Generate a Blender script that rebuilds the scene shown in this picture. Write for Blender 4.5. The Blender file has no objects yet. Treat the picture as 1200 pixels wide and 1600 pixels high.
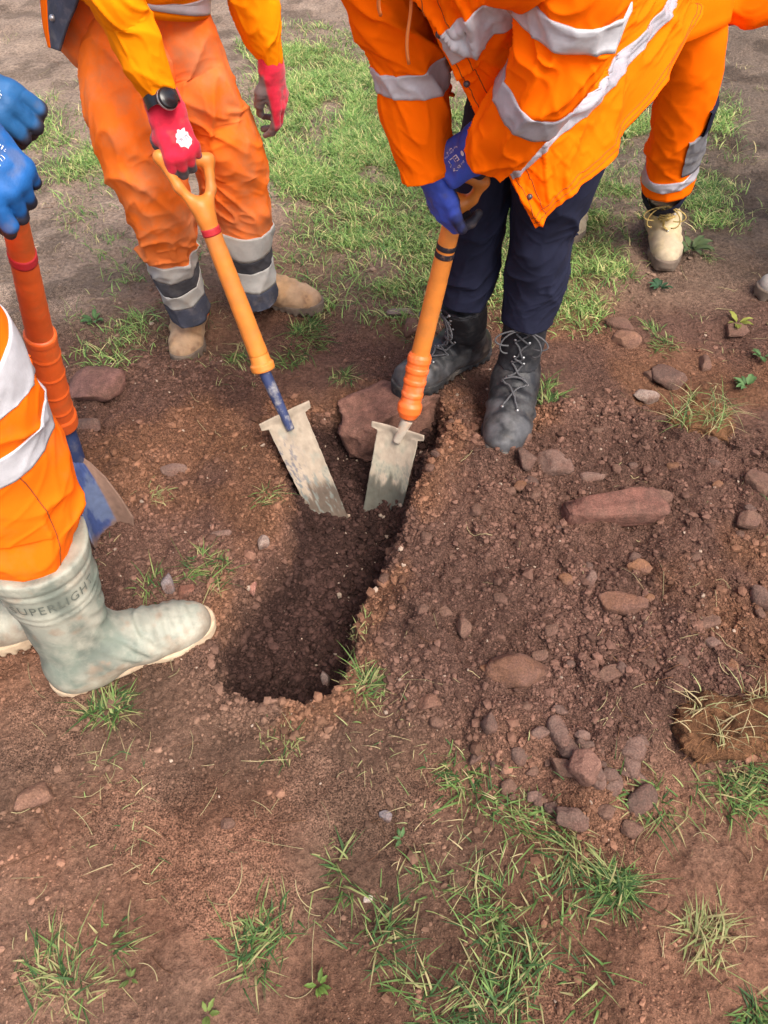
import bpy, bmesh, math, random
import numpy as np

# ------------------------------------------------------------------ scene, camera, sky, sun
S = bpy.context.scene
COL = S.collection
R = math.radians
CAM_H, PITCH = 1.5, 50.0
cam_d = bpy.data.cameras.new("Camera")
cam = bpy.data.objects.new("Camera", cam_d)
COL.objects.link(cam)
cam_d.sensor_fit = 'VERTICAL'
cam_d.sensor_height = 34.6
cam_d.sensor_width = 25.95
cam_d.lens = 26.0
cam_d.clip_start = 0.02
cam_d.clip_end = 1000
cam.location = (0, 0, CAM_H)
cam.rotation_euler = (R(90 - PITCH), 0, 0)
S.camera = cam

world = bpy.data.worlds.new("World")
S.world = world
world.use_nodes = True
wn = world.node_tree
bg = wn.nodes["Background"]
sky = wn.nodes.new("ShaderNodeTexSky")
sky.sky_type = 'NISHITA'
sky.sun_disc = False
SUN_EL, SUN_AZ = 57.0, 143.0          # azimuth measured from +Y (away from camera) towards +X
sky.sun_elevation = R(SUN_EL)
sky.sun_rotation = R(SUN_AZ)
sky.air_density = 1.0
sky.dust_density = 5.0
sky.ozone_density = 0.4
bg.inputs["Strength"].default_value = 0.135
wn.links.new(sky.outputs["Color"], bg.inputs["Color"])

sun_d = bpy.data.lights.new("Sun", 'SUN')
sun = bpy.data.objects.new("Sun", sun_d)
COL.objects.link(sun)
sun_d.energy = 1.5
sun_d.angle = R(30)
sun_d.color = (1.0, 0.95, 0.88)
sun.rotation_euler = (R(90 - SUN_EL), 0, R(180 - SUN_AZ))
sun.location = (0, 0, 6)

S.view_settings.view_transform = 'Standard'
S.view_settings.look = 'None'
S.view_settings.exposure = 1.0
S.view_settings.gamma = 1.0
S.render.engine = 'CYCLES'
S.cycles.use_denoising = True
S.cycles.max_bounces = 6

# ------------------------------------------------------------------ small maths
rng = np.random.default_rng(7)
random.seed(7)
F = 1202.0
CP = np.array([0, 0, CAM_H])
fw = np.array([0, math.cos(R(PITCH)), -math.sin(R(PITCH))])
up = np.array([0, math.sin(R(PITCH)), math.cos(R(PITCH))])
rt = np.array([1.0, 0, 0])

def ray(px, py):
    return fw + (px - 600) / F * rt + (800 - py) / F * up
def pix(px, py, Z):
    """world point at depth Z seen at photo position (px, py): used to measure real positions"""
    return CP + Z * ray(px, py)
def gnd(px, py, z=0.0):
    d = ray(px, py)
    return CP + d * ((z - CAM_H) / d[2])
def nrm(v):
    v = np.asarray(v, float)
    return v / (np.linalg.norm(v, axis=-1, keepdims=True) + 1e-12)
def V(*a):
    return np.array(a, float)
def lin(r, g, b):
    f = lambda c: c / 12.92 if c <= 0.04045 else ((c + 0.055) / 1.055) ** 2.4
    return (f(r / 255), f(g / 255), f(b / 255))

def _hash(i, j, k, seed):
    h = (i.astype(np.uint32) * np.uint32(374761393) + j.astype(np.uint32) * np.uint32(668265263)
         + k.astype(np.uint32) * np.uint32(2147483647) + np.uint32((seed * 974711 + 12345) & 0xffffffff))
    h = (h ^ (h >> np.uint32(13))) * np.uint32(1274126177)
    h = h ^ (h >> np.uint32(16))
    h = h * np.uint32(2246822519)
    h = h ^ (h >> np.uint32(15))
    return (h & np.uint32(0xffffff)).astype(np.float32) / np.float32(0xffffff)

def noise(x, y, z=None, seed=0):
    """value noise 0..1"""
    x = np.asarray(x, np.float64); y = np.asarray(y, np.float64)
    if z is None:
        z = np.zeros_like(x)
    x, y, z = np.broadcast_arrays(x, y, z)
    xi = np.floor(x).astype(np.int64); yi = np.floor(y).astype(np.int64); zi = np.floor(z).astype(np.int64)
    fx = (x - xi); fy = (y - yi); fz = (z - zi)
    fx = fx * fx * fx * (fx * (fx * 6 - 15) + 10); fy = fy * fy * fy * (fy * (fy * 6 - 15) + 10); fz = fz * fz * (3 - 2 * fz)
    out = 0
    flat = not np.any(fz)
    for a in (0, 1):
        wa = fx if a else 1 - fx
        for b in (0, 1):
            wb = fy if b else 1 - fy
            for c in ((0,) if flat else (0, 1)):
                wc = fz if c else 1 - fz
                out = out + wa * wb * wc * _hash(xi + a, yi + b, zi + c, seed)
    return out
def fbm(x, y, seed=0, octs=4, z=None):
    s = 0; a = 0.5; t = 0
    for o in range(octs):
        s = s + a * noise(x * 2 ** o + 17.3 * o, y * 2 ** o + 5.1 * o, None if z is None else z * 2 ** o, seed + o)
        t += a; a *= 0.5
    return s / t
def worley(x, y, seed=0):
    """distance to the nearest and second nearest feature point, plus the id of the nearest"""
    xi = np.floor(x).astype(np.int64); yi = np.floor(y).astype(np.int64)
    d1 = np.full(x.shape, 9.0); d2 = np.full(x.shape, 9.0); idv = np.zeros(x.shape)
    for a in (-1, 0, 1):
        for b in (-1, 0, 1):
            cx = xi + a; cy = yi + b
            hx = _hash(cx, cy, np.zeros_like(cx), seed); hy = _hash(cx, cy, np.ones_like(cx), seed)
            d = np.hypot(cx + hx - x, cy + hy - y)
            near = d < d1
            d2 = np.where(near, d1, np.minimum(d2, d))
            idv = np.where(near, _hash(cx, cy, np.full_like(cx, 2), seed), idv)
            d1 = np.where(near, d, d1)
    return d1, d2, idv
def sstep(a, b, x):
    t = np.clip((x - a) / (b - a), 0, 1)
    return t * t * (3 - 2 * t)
def polydist(x, y, poly):
    """signed distance to a polygon, positive inside"""
    x = np.asarray(x, float); y = np.asarray(y, float)
    d = np.full(x.shape, 1e9); ins = np.zeros(x.shape, bool)
    n = len(poly)
    for i in range(n):
        x0, y0 = poly[i]; x1, y1 = poly[(i + 1) % n]
        ex, ey = x1 - x0, y1 - y0
        t = np.clip(((x - x0) * ex + (y - y0) * ey) / (ex * ex + ey * ey + 1e-12), 0, 1)
        d = np.minimum(d, np.hypot(x - x0 - t * ex, y - y0 - t * ey))
        c = ((y0 > y) != (y1 > y)) & (x < (x1 - x0) * (y - y0) / (y1 - y0 + 1e-15) + x0)
        ins ^= c
    return np.where(ins, d, -d)
def gpoly(pts, z=0.0):
    return [tuple(gnd(a, b, z)[:2]) for a, b in pts]

# ------------------------------------------------------------------ objects
ORG = {}
def mesh_data(name, Vt, faces, mats=(), smooth=True, col=None, attrs=None, fmat=None):
    me = bpy.data.meshes.new(name)
    Vt = np.asarray(Vt, np.float32)
    if isinstance(faces, np.ndarray):
        faces = [faces]
    faces = [np.asarray(f, np.int32) for f in faces if len(f)]
    nl = sum(f.size for f in faces); npoly = sum(len(f) for f in faces)
    me.vertices.add(len(Vt)); me.vertices.foreach_set("co", Vt.ravel())
    me.loops.add(nl); me.polygons.add(npoly)
    me.loops.foreach_set("vertex_index", np.concatenate([f.ravel() for f in faces]))
    tot = np.concatenate([np.full(len(f), f.shape[1], np.int32) for f in faces])
    start = np.concatenate([[0], np.cumsum(tot)[:-1]]).astype(np.int32)
    me.polygons.foreach_set("loop_start", start)
    me.polygons.foreach_set("loop_total", tot)
    me.polygons.foreach_set("use_smooth", np.full(npoly, smooth, bool))
    if fmat is not None:
        me.polygons.foreach_set("material_index", np.asarray(fmat, np.int32))
    for m in (mats if isinstance(mats, (list, tuple)) else [mats]):
        me.materials.append(m)
    if col is not None:
        a = me.color_attributes.new("Col", 'FLOAT_COLOR', 'POINT')
        c = np.ones((len(Vt), 4), np.float32); c[:, :3] = col
        a.data.foreach_set("color", c.ravel())
    for k, v in (attrs or {}).items():
        a = me.attributes.new(k, 'FLOAT', 'POINT')
        a.data.foreach_set("value", np.asarray(v, np.float32))
    me.update(calc_edges=True)
    me.validate()
    return me
def obj(name, Vt, faces, mat, parent=None, loc=None, **kw):
    """one mesh object from WORLD coordinates; its origin is the thing's base"""
    o_loc = ORG[parent.name] if parent is not None else (np.asarray(loc, float) if loc is not None else V(0, 0, 0))
    me = mesh_data(name, np.asarray(Vt) - o_loc, faces, mat, **kw)
    o = bpy.data.objects.new(name, me)
    COL.objects.link(o)
    if parent is not None:
        o.parent = parent
        ORG[o.name] = o_loc
    else:
        o.location = o_loc
        ORG[o.name] = o_loc
    return o
def thing(name, label, cat, loc, group=None):
    o = bpy.data.objects.new(name, None)
    o.empty_display_size = 0.1
    COL.objects.link(o)
    o.location = loc
    ORG[o.name] = np.asarray(loc, float)
    return tag(o, label, cat, group)
def tag(o, label=None, cat=None, group=None, kind=None):
    if label: o["label"] = label
    if cat: o["category"] = cat
    if group: o["group"] = group
    if kind: o["kind"] = kind
    return o

# ------------------------------------------------------------------ geometry builders
def gridfaces(n, m, closed):
    i = np.arange(n - 1)[:, None]; j = np.arange(m if closed else m - 1)[None, :]
    j2 = (j + 1) % m
    a = i * m + j; b = i * m + j2; c = (i + 1) * m + j2; d = (i + 1) * m + j
    return np.stack([a, b, c, d], -1).reshape(-1, 4)
def join(parts):
    """[(verts, faces)] -> one (verts, [quads, tris])"""
    vs, q, t, off = [], [], [], 0
    for v, f in parts:
        fl = f if isinstance(f, list) else [f]
        for g in fl:
            g = np.asarray(g)
            if g.size == 0: continue
            (q if g.shape[1] == 4 else t).append(g + off)
        vs.append(np.asarray(v)); off += len(v)
    fs = []
    if q: fs.append(np.concatenate(q))
    if t: fs.append(np.concatenate(t))
    return np.concatenate(vs), fs
def tube(pts, r, n=8, cap=True):
    pts = np.asarray(pts, float); m = len(pts)
    r = np.broadcast_to(np.asarray(r, float), (m,))
    T = nrm(np.gradient(pts, axis=0))
    ref = V(0.3, 0.2, 0.93) if abs(T[0][2]) < 0.8 else V(1, 0.1, 0)
    X = nrm(ref - (T @ ref)[:, None] * T); Y = np.cross(T, X)
    a = np.linspace(0, 2 * np.pi, n, endpoint=False)
    P = pts[:, None] + r[:, None, None] * (np.cos(a)[None, :, None] * X[:, None] + np.sin(a)[None, :, None] * Y[:, None])
    v = P.reshape(-1, 3); f = [gridfaces(m, n, True)]
    if cap:
        k = len(v); v = np.concatenate([v, pts[:1], pts[-1:]])
        j = np.arange(n); j2 = (j + 1) % n
        f.append(np.stack([np.full(n, k), j2, j], -1))
        f.append(np.stack([np.full(n, k + 1), (m - 1) * n + j, (m - 1) * n + j2], -1))
    return v, f
def spline(P, n, closed=False):
    """Catmull-Rom through rows of P (any dimension)"""
    P = np.asarray(P, float); m = len(P)
    t = np.linspace(0, m - 1, n); i = np.clip(np.floor(t).astype(int), 0, m - 2); u = (t - i)
    sh = (n,) + (1,) * (P.ndim - 1); u = u.reshape(sh)
    ext = np.concatenate([2 * P[:1] - P[1:2], P, 2 * P[-1:] - P[-2:-1]])
    a, b, c, d = ext[i], ext[i + 1], ext[i + 2], ext[i + 3]
    return 0.5 * (2 * b + (c - a) * u + (2 * a - 5 * b + 4 * c - d) * u ** 2 + (3 * b - a - 3 * c + d) * u ** 3)

class Loft:
    """a garment tube: centre line, elliptical radii and cloth folds; surface can be read anywhere"""
    def __init__(self, st, xref=None, fold=0.006, freq=13, seed=1, zones=(), n=220, skew=0.8, power=3.0, fine=0.0):
        C = spline([s[0] for s in st], n); r = spline([[s[1], s[2]] for s in st], n)
        self.C = C
        T = nrm(np.gradient(C, axis=0)); self.T = T
        if xref is None:
            X = np.cross(T, nrm(C - CP))
            X = nrm(X); X = X * np.sign(X[:, :1] + 1e-9) if abs(X[:, 0]).min() > 0.25 else X
        else:
            X = np.broadcast_to(np.asarray(xref, float), C.shape)
        X = nrm(X - (X * T).sum(1, keepdims=True) * T); self.X = X; self.Y = np.cross(T, X)
        self.r = r
        self.s = np.concatenate([[0], np.cumsum(np.linalg.norm(np.diff(C, axis=0), axis=1))]); self.L = self.s[-1]
        self.k = np.linspace(0, 1, n)
        self.fold, self.freq, self.seed, self.zones, self.skew, self.power, self.fine = fold, freq, seed, zones, skew, power, fine
        self.extra = None
    def at(self, tab, s):
        return np.stack([np.interp(s, self.s, tab[:, i]) for i in range(tab.shape[1])], -1)
    def disp(self, s, th):
        sd = self.seed
        amp = np.full(s.shape, self.fold)
        for (k, w, a) in self.zones:
            amp = amp + a * np.exp(-((s / self.L - k) / w) ** 2)
        u = np.cos(th + sd) * 0.62; v = np.sin(th + sd) * 0.62
        wob = 0.6 * noise(u * 1.5 + 9, v * 1.5, s * 7, sd + 5)
        n1 = noise(u, v, s * self.freq + self.skew * np.sin(th + sd * 1.7) + wob, sd)
        n2 = noise(u * 2.2 + 3, v * 2.2, s * self.freq * 1.9 - self.skew * 1.6 * np.sin(th * 1 + sd) + wob, sd + 1)
        rid = (1 - np.abs(2 * n1 - 1)) ** self.power
        rid2 = (1 - np.abs(2 * n2 - 1)) ** (self.power + 0.5)
        n3 = noise(u * 3.5 + 7, v * 3.5, s * self.freq * 3.4 + 2.6 * np.sin(th + sd * 2.3) + wob * 2, sd + 8)
        rid3 = (1 - np.abs(2 * n3 - 1)) ** 3
        big = noise(u * 0.8, v * 0.8, s * 5, sd + 3) - 0.5
        d = amp * (1.35 * rid + 0.7 * rid2 + 0.24 * rid3 - 0.75 + 0.7 * big)
        if self.extra is not None:
            d = d + self.extra(s, th)
        return d
    def surf(self, s, th, off=0.0):
        s, th = np.broadcast_arrays(np.asarray(s, float), np.asarray(th, float))
        C = self.at(self.C, s); X = self.at(self.X, s); Y = self.at(self.Y, s); r = self.at(self.r, s)
        dirv = np.cos(th)[..., None] * X * r[..., :1] + np.sin(th)[..., None] * Y * r[..., 1:2]
        radial = nrm(np.cos(th)[..., None] * X / r[..., :1] + np.sin(th)[..., None] * Y / r[..., 1:2])
        return C + dirv + radial * (self.disp(s, th) + off)[..., None]
    def mesh(self, rows=150, cols=96, hem0=False, hem1=False, s0=0.0, s1=None):
        s1 = self.L if s1 is None else s1
        s = np.linspace(s0, s1, rows); off = np.zeros(rows)
        if hem1:
            s = np.concatenate([s, [s1, s1 - 0.002, s1 - 0.02, s1 - 0.06]]); off = np.concatenate([off, [-0.003, -0.006, -0.009, -0.012]])
        if hem0:
            s = np.concatenate([[s0 + 0.06, s0 + 0.02, s0 + 0.002, s0], s]); off = np.concatenate([[-0.012, -0.009, -0.006, -0.003], off])
        th = np.linspace(0, 2 * np.pi, cols, endpoint=False)
        P = self.surf(s[:, None] + 0 * th, th[None, :] + 0 * s[:, None], off[:, None] + 0 * th[None, :])
        return P.reshape(-1, 3), gridfaces(len(s), cols, True)
    def band(self, sa, sb, tilt=0.0, ph=0.0, th0=0.0, th1=2 * np.pi, off=0.003, rows=10, cols=96):
        closed = th1 - th0 > 6.28
        th = np.linspace(th0, th1, cols, endpoint=not closed)
        k = np.array([0, 0, *np.linspace(0, 1, rows), 1, 1]); o = np.array([-0.006, 0.0, *([off] * rows), 0.0, -0.006])
        sh = tilt * np.cos(th - ph)
        s = sa + k[:, None] * (sb - sa) + sh[None, :]
        P = self.surf(s, th[None, :] + 0 * s, o[:, None] + 0 * s)
        return P.reshape(-1, 3), gridfaces(len(k), len(th), closed)
    def line(self, pts, r=0.0012, off=0.0005):
        pts = spline(pts, 40)
        return tube(self.surf(pts[:, 0] * self.L, pts[:, 1], off), r, 5)

def st(px, py, Z, hw, kd=1.0):
    return (pix(px, py, Z), hw * Z / F, hw * Z / F * kd)

# signed distance modelling ------------------------------------------------------
def smin(a, b, k):
    h = np.clip(0.5 + 0.5 * (b - a) / k, 0, 1)
    return b + (a - b) * h - k * h * (1 - h)
def cap(P, a, b, ra, rb, sc=None):
    a = np.asarray(a, float); b = np.asarray(b, float)
    if sc is not None:
        P = P * sc; a = a * sc; b = b * sc
    ba = b - a; pa = P - a
    t = np.clip(pa @ ba / (ba @ ba + 1e-12), 0, 1)
    q = pa - t[..., None] * ba
    return np.sqrt((q * q).sum(-1)) - (ra + (rb - ra) * t)
def ell(P, c, r):
    c = np.asarray(c, float); r = np.asarray(r, float)
    q = (P - c) / r
    k0 = np.sqrt((q * q).sum(-1)); k1 = np.sqrt(((q / r) ** 2).sum(-1))
    return k0 * (k0 - 1) / (k1 + 1e-9)
def rbox(P, c, h, r):
    q = np.abs(P - np.asarray(c, float)) - (np.asarray(h, float) - r)
    return np.sqrt((np.maximum(q, 0) ** 2).sum(-1)) + np.minimum(q.max(-1), 0) - r
def surfnets(f, lo, hi, h):
    lo = np.asarray(lo, float); hi = np.asarray(hi, float)
    n = np.ceil((hi - lo) / h).astype(int) + 1
    ax = [lo[i] + h * np.arange(n[i]) for i in range(3)]
    v = np.empty(n, np.float32)
    step = max(1, int(400000 / (n[1] * n[2])))
    for i in range(0, n[0], step):
        g = np.stack(np.meshgrid(ax[0][i:i + step], ax[1], ax[2], indexing='ij'), -1)
        v[i:i + step] = f(g)
    s = v < 0
    cs = np.zeros(np.array(n) - 1, np.int8)
    for a in (0, 1):
        for b in (0, 1):
            for c in (0, 1):
                cs += s[a:n[0] - 1 + a, b:n[1] - 1 + b, c:n[2] - 1 + c]
    act = np.argwhere((cs > 0) & (cs < 8))
    ids = -np.ones(cs.shape, np.int64); ids[tuple(act.T)] = np.arange(len(act))
    acc = np.zeros((len(act), 3)); cnt = np.zeros(len(act))
    cor = [(a, b, c) for a in (0, 1) for b in (0, 1) for c in (0, 1)]
    for p in cor:
        for d in range(3):
            if p[d]: continue
            q = list(p); q[d] = 1
            va = v[act[:, 0] + p[0], act[:, 1] + p[1], act[:, 2] + p[2]]
            vb = v[act[:, 0] + q[0], act[:, 1] + q[1], act[:, 2] + q[2]]
            m = (va < 0) != (vb < 0)
            t = np.where(m, va / np.where(m, va - vb, 1), 0)
            pos = np.tile(np.array(p, float), (len(act), 1)); pos[:, d] = t
            acc[m] += pos[m]; cnt[m] += 1
    vert = lo + h * (act + acc / cnt[:, None])
    fs = []
    for d in range(3):
        e, g = [(1, 2), (2, 0), (0, 1)][d]
        sl0 = [slice(None)] * 3; sl1 = [slice(None)] * 3
        sl0[d] = slice(0, -1); sl1[d] = slice(1, None)
        for k in (e, g):
            sl0[k] = slice(1, -1); sl1[k] = slice(1, -1)
        A = s[tuple(sl0)]; B = s[tuple(sl1)]
        ed = np.argwhere(A != B)
        if not len(ed): continue
        flip = A[tuple(ed.T)]
        base = ed.copy(); base[:, e] += 1; base[:, g] += 1
        def cell(de, dg):
            c = base.copy(); c[:, e] += de; c[:, g] += dg
            return ids[c[:, 0], c[:, 1], c[:, 2]]
        q = np.stack([cell(-1, -1), cell(0, -1), cell(0, 0), cell(-1, 0)], -1)
        q[~flip] = q[~flip][:, ::-1]
        fs.append(q)
    return vert, np.concatenate(fs)
def sgrad(f, P, e=0.0015):
    g = np.stack([f(P + V(e, 0, 0)) - f(P - V(e, 0, 0)), f(P + V(0, e, 0)) - f(P - V(0, e, 0)), f(P + V(0, 0, e)) - f(P - V(0, 0, e))], -1)
    return nrm(g)
def drape(f, P, off=0.0, it=6):
    P = np.array(P, float)
    for _ in range(it):
        P = P - (f(P) * 0.9)[..., None] * sgrad(f, P)
    return P + off * sgrad(f, P)
def text_mesh(txt, size=1.0, spacing=1.0):
    cu = bpy.data.curves.new("lettering", 'FONT'); cu.body = txt; cu.size = size; cu.align_x = 'CENTER'; cu.align_y = 'CENTER'
    cu.space_character = spacing; cu.resolution_u = 3
    o = bpy.data.objects.new("lettering", cu); COL.objects.link(o)
    dg = bpy.context.evaluated_depsgraph_get()
    me = o.evaluated_get(dg).to_mesh()
    v = np.array([x.co[:] for x in me.vertices]); me.calc_loop_triangles()
    t = np.array([x.vertices[:] for x in me.loop_triangles])
    bpy.data.objects.remove(o); bpy.data.curves.remove(cu)
    return v, t

# ------------------------------------------------------------------ materials
def material(name, base=(0.5, 0.5, 0.5), rough=0.8, attr=None, var=0.15, vscale=20, bump=0.0, bscale=120, bdist=0.002,
             bump2=0.0, bscale2=30, dirt=None, dirt_amt=0.0, dscale=9, metallic=0.0, spec=0.4, sheen=0.0, trans=0.0, coat=0.0, stretch=None,
             dirt_lo=0.5, fine=0.0, fscale=400, gran=False):
    m = bpy.data.materials.new(name); m.use_nodes = True
    nt = m.node_tree; N = nt.nodes; L = nt.links
    b = N["Principled BSDF"]
    b.inputs["Roughness"].default_value = rough; b.inputs["Metallic"].default_value = metallic
    b.inputs["Specular IOR Level"].default_value = spec
    if sheen: b.inputs["Sheen Weight"].default_value = sheen
    if coat: b.inputs["Coat Weight"].default_value = coat
    tc = N.new("ShaderNodeTexCoord"); vec = tc.outputs["Object"]
    if stretch:
        mp = N.new("ShaderNodeMapping"); mp.inputs["Scale"].default_value = stretch; L.new(vec, mp.inputs["Vector"]); vec2 = mp.outputs["Vector"]
    else:
        vec2 = vec
    if attr:
        at = N.new("ShaderNodeAttribute"); at.attribute_name = attr; c = at.outputs["Color"]
    else:
        rg = N.new("ShaderNodeRGB"); rg.outputs[0].default_value = (*base, 1); c = rg.outputs[0]
    if dirt is not None and dirt_amt > 0:
        n = N.new("ShaderNodeTexNoise"); n.inputs["Scale"].default_value = dscale; n.inputs["Detail"].default_value = 8; n.inputs["Roughness"].default_value = 0.65
        L.new(vec, n.inputs["Vector"])
        r = N.new("ShaderNodeMapRange"); r.inputs["From Min"].default_value = dirt_lo; r.inputs["From Max"].default_value = dirt_lo + 0.22
        r.inputs["To Max"].default_value = dirt_amt
        L.new(n.outputs["Fac"], r.inputs["Value"])
        mx = N.new("ShaderNodeMix"); mx.data_type = 'RGBA'; L.new(r.outputs[0], mx.inputs["Factor"]); L.new(c, mx.inputs["A"])
        mx.inputs["B"].default_value = (*dirt, 1); c = mx.outputs["Result"]
    if var:
        n = N.new("ShaderNodeTexNoise"); n.inputs["Scale"].default_value = vscale; n.inputs["Detail"].default_value = 6; n.inputs["Roughness"].default_value = 0.6
        L.new(vec2, n.inputs["Vector"])
        r = N.new("ShaderNodeMapRange"); r.inputs["From Min"].default_value = 0.3; r.inputs["From Max"].default_value = 0.7
        r.inputs["To Min"].default_value = 1 - var; r.inputs["To Max"].default_value = 1 + var; L.new(n.outputs["Fac"], r.inputs["Value"])
        mu = N.new("ShaderNodeVectorMath"); mu.operation = 'SCALE'; L.new(c, mu.inputs[0]); L.new(r.outputs[0], mu.inputs["Scale"]); c = mu.outputs[0]
    if fine:
        n = N.new("ShaderNodeTexNoise"); n.inputs["Scale"].default_value = fscale; n.inputs["Detail"].default_value = 3; L.new(vec2, n.inputs["Vector"])
        r = N.new("ShaderNodeMapRange"); r.inputs["From Min"].default_value = 0.32; r.inputs["From Max"].default_value = 0.68
        r.inputs["To Min"].default_value = -fine; r.inputs["To Max"].default_value = fine; L.new(n.outputs["Fac"], r.inputs["Value"])
        ga = N.new("ShaderNodeMath"); ga.operation = 'MULTIPLY_ADD'; ga.inputs[1].default_value = 1.0; ga.inputs[2].default_value = 1.0; L.new(r.outputs[0], ga.inputs[0]); r = ga
        if gran:
            gt = N.new("ShaderNodeAttribute"); gt.attribute_name = "gran"; L.new(gt.outputs["Fac"], ga.inputs[1])
        mu = N.new("ShaderNodeVectorMath"); mu.operation = 'SCALE'; L.new(c, mu.inputs[0]); L.new(r.outputs[0], mu.inputs["Scale"]); c = mu.outputs[0]
    L.new(c, b.inputs["Base Color"])
    h = None
    for (amt, sc) in ((bump, bscale), (bump2, bscale2)):
        if not amt: continue
        n = N.new("ShaderNodeTexNoise"); n.inputs["Scale"].default_value = sc; n.inputs["Detail"].default_value = 6; n.inputs["Roughness"].default_value = 0.62
        L.new(vec2, n.inputs["Vector"])
        bp = N.new("ShaderNodeBump"); bp.inputs["Strength"].default_value = amt; bp.inputs["Distance"].default_value = bdist if sc == bscale else bdist * 3
        L.new(n.outputs["Fac"], bp.inputs["Height"])
        if h is not None: L.new(h, bp.inputs["Normal"])
        h = bp.outputs["Normal"]
    if h is not None: L.new(h, b.inputs["Normal"])
    if trans:
        t = N.new("ShaderNodeBsdfTranslucent"); L.new(c, t.inputs["Color"])
        mix = N.new("ShaderNodeMixShader"); mix.inputs[0].default_value = trans
        L.new(b.outputs[0], mix.inputs[1]); L.new(t.outputs[0], mix.inputs[2])
        L.new(mix.outputs[0], N["Material Output"].inputs["Surface"])
    return m

MUD = (0.16, 0.105, 0.075)
M = {}
M['soil'] = material("soil", attr="Col", rough=0.95, var=0.42, vscale=85, bump=1.0, bscale=300, bdist=0.006, bump2=0.9, bscale2=85, spec=0.12, fine=0.75, fscale=330, gran=True)
M['crumb'] = material("soil_crumb", attr="Col", rough=0.95, var=0.22, vscale=90, bump=0.6, bscale=400, bdist=0.002, spec=0.15)
M['stone'] = material("stone", attr="Col", rough=0.85, var=0.28, vscale=38, bump=0.8, bscale=150, bdist=0.003, bump2=0.4, bscale2=40, spec=0.25,
                      dirt=(0.11, 0.058, 0.043), dirt_amt=0.85, dscale=22, dirt_lo=0.40, fine=0.25, fscale=300)
M['grass'] = material("grass", attr="Col", rough=0.6, var=0.12, vscale=14, spec=0.3, trans=0.3)
M['straw'] = material("straw", attr="Col", rough=0.8, var=0.15, vscale=40, spec=0.2)
OR = dict(rough=0.85, bump=0.25, bscale=420, bdist=0.0008, bump2=0.22, bscale2=38, spec=0.06)
M['orange_worn'] = material("worn_orange_cloth", attr="Col", var=0.10, vscale=9, dirt=(0.50, 0.25, 0.14), dirt_amt=0.6, dscale=7, dirt_lo=0.46, **OR)
M['orange'] = material("bright_orange_cloth", (1.0, 0.155, 0.001), var=0.05, vscale=9, **OR)
M['orange_yellow'] = material("yellow_orange_cloth", (1.0, 0.29, 0.003), var=0.05, vscale=9, **OR)
M['orange_leg'] = material("muddy_orange_cloth", (1.0, 0.165, 0.006), var=0.08, vscale=9, dirt=(0.55, 0.2, 0.06), dirt_amt=0.4, dscale=8, **OR)
M['reflect'] = material("reflective_tape", (0.50, 0.50, 0.53), rough=0.38, var=0.10, vscale=60, bump=0.25, bscale=300, bdist=0.001, spec=0.6, bump2=0.3, bscale2=40)
M['reflect_grey'] = material("grey_reflective_tape", (0.38, 0.37, 0.41), rough=0.4, var=0.14, vscale=60, bump=0.25, bscale=300, bdist=0.001, spec=0.6, bump2=0.4, bscale2=35)
M['reflect_muddy'] = material("muddy_reflective_tape", (0.50, 0.49, 0.45), rough=0.6, var=0.15, vscale=40, bump=0.3, bscale=200, bdist=0.001, dirt=(0.30, 0.24, 0.18), dirt_amt=0.65, dscale=20)
M['navy'] = material("navy_cloth", (0.013, 0.015, 0.034), rough=0.88, var=0.2, vscale=18, bump=0.3, bscale=400, bdist=0.0008, bump2=0.3, bscale2=30, spec=0.2)
M['navy_muddy'] = material("muddy_navy_cloth", (0.055, 0.06, 0.085), rough=0.88, var=0.3, vscale=25, bump=0.4, bscale=250, bdist=0.001, dirt=(0.22, 0.19, 0.17), dirt_amt=0.55, dscale=22)
M['dark_band'] = material("charcoal_cloth", (0.075, 0.075, 0.085), rough=0.85, var=0.3, vscale=30, bump=0.3, bscale=250, bdist=0.001, dirt=(0.2, 0.18, 0.16), dirt_amt=0.4, dscale=25)
M['black_cloth'] = material("black_cloth", (0.012, 0.012, 0.014), rough=0.9, var=0.2, vscale=20, spec=0.2)
M['black_leather'] = material("scuffed_black_leather", attr="Col", rough=0.5, var=0.35, vscale=40, bump=0.5, bscale=150, bdist=0.0015, bump2=0.3, bscale2=35,
                              dirt=(0.16, 0.155, 0.15), dirt_amt=0.45, dscale=14, dirt_lo=0.48, spec=0.4)
M['black_fabric'] = material("black_boot_fabric", (0.016, 0.017, 0.021), rough=0.8, var=0.3, vscale=60, bump=0.5, bscale=300, bdist=0.001, dirt=(0.12, 0.11, 0.10), dirt_amt=0.3, dscale=30)
M['black_rubber'] = material("black_rubber", (0.03, 0.03, 0.032), rough=0.75, var=0.3, vscale=30, dirt=(0.2, 0.17, 0.14), dirt_amt=0.8, dscale=22, bump=0.4, bscale=120)
M['lace'] = material("bootlace", (0.085, 0.085, 0.09), rough=0.9, var=0.3, vscale=200)
M['lace_tan'] = material("tan_bootlace", (0.42, 0.30, 0.10), rough=0.9, var=0.3, vscale=200)
M['metal'] = material("dull_metal", (0.5, 0.5, 0.5), rough=0.4, metallic=0.8, var=0.2, vscale=80)
M['tan'] = material("muddy_tan_leather", attr="Col", rough=0.85, var=0.22, vscale=25, bump=0.5, bscale=140, bdist=0.0015, bump2=0.3, bscale2=40, dirt=(0.27, 0.16, 0.10), dirt_amt=0.7, dscale=18)
M['sand'] = material("sand_suede", attr="Col", rough=0.92, var=0.18, vscale=30, bump=0.4, bscale=200, bdist=0.001, dirt=(0.34, 0.28, 0.2), dirt_amt=0.7, dscale=14)
M['sole'] = material("muddy_sole", (0.16, 0.12, 0.09), rough=0.9, var=0.3, vscale=40, bump=0.4, bscale=120)
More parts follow.
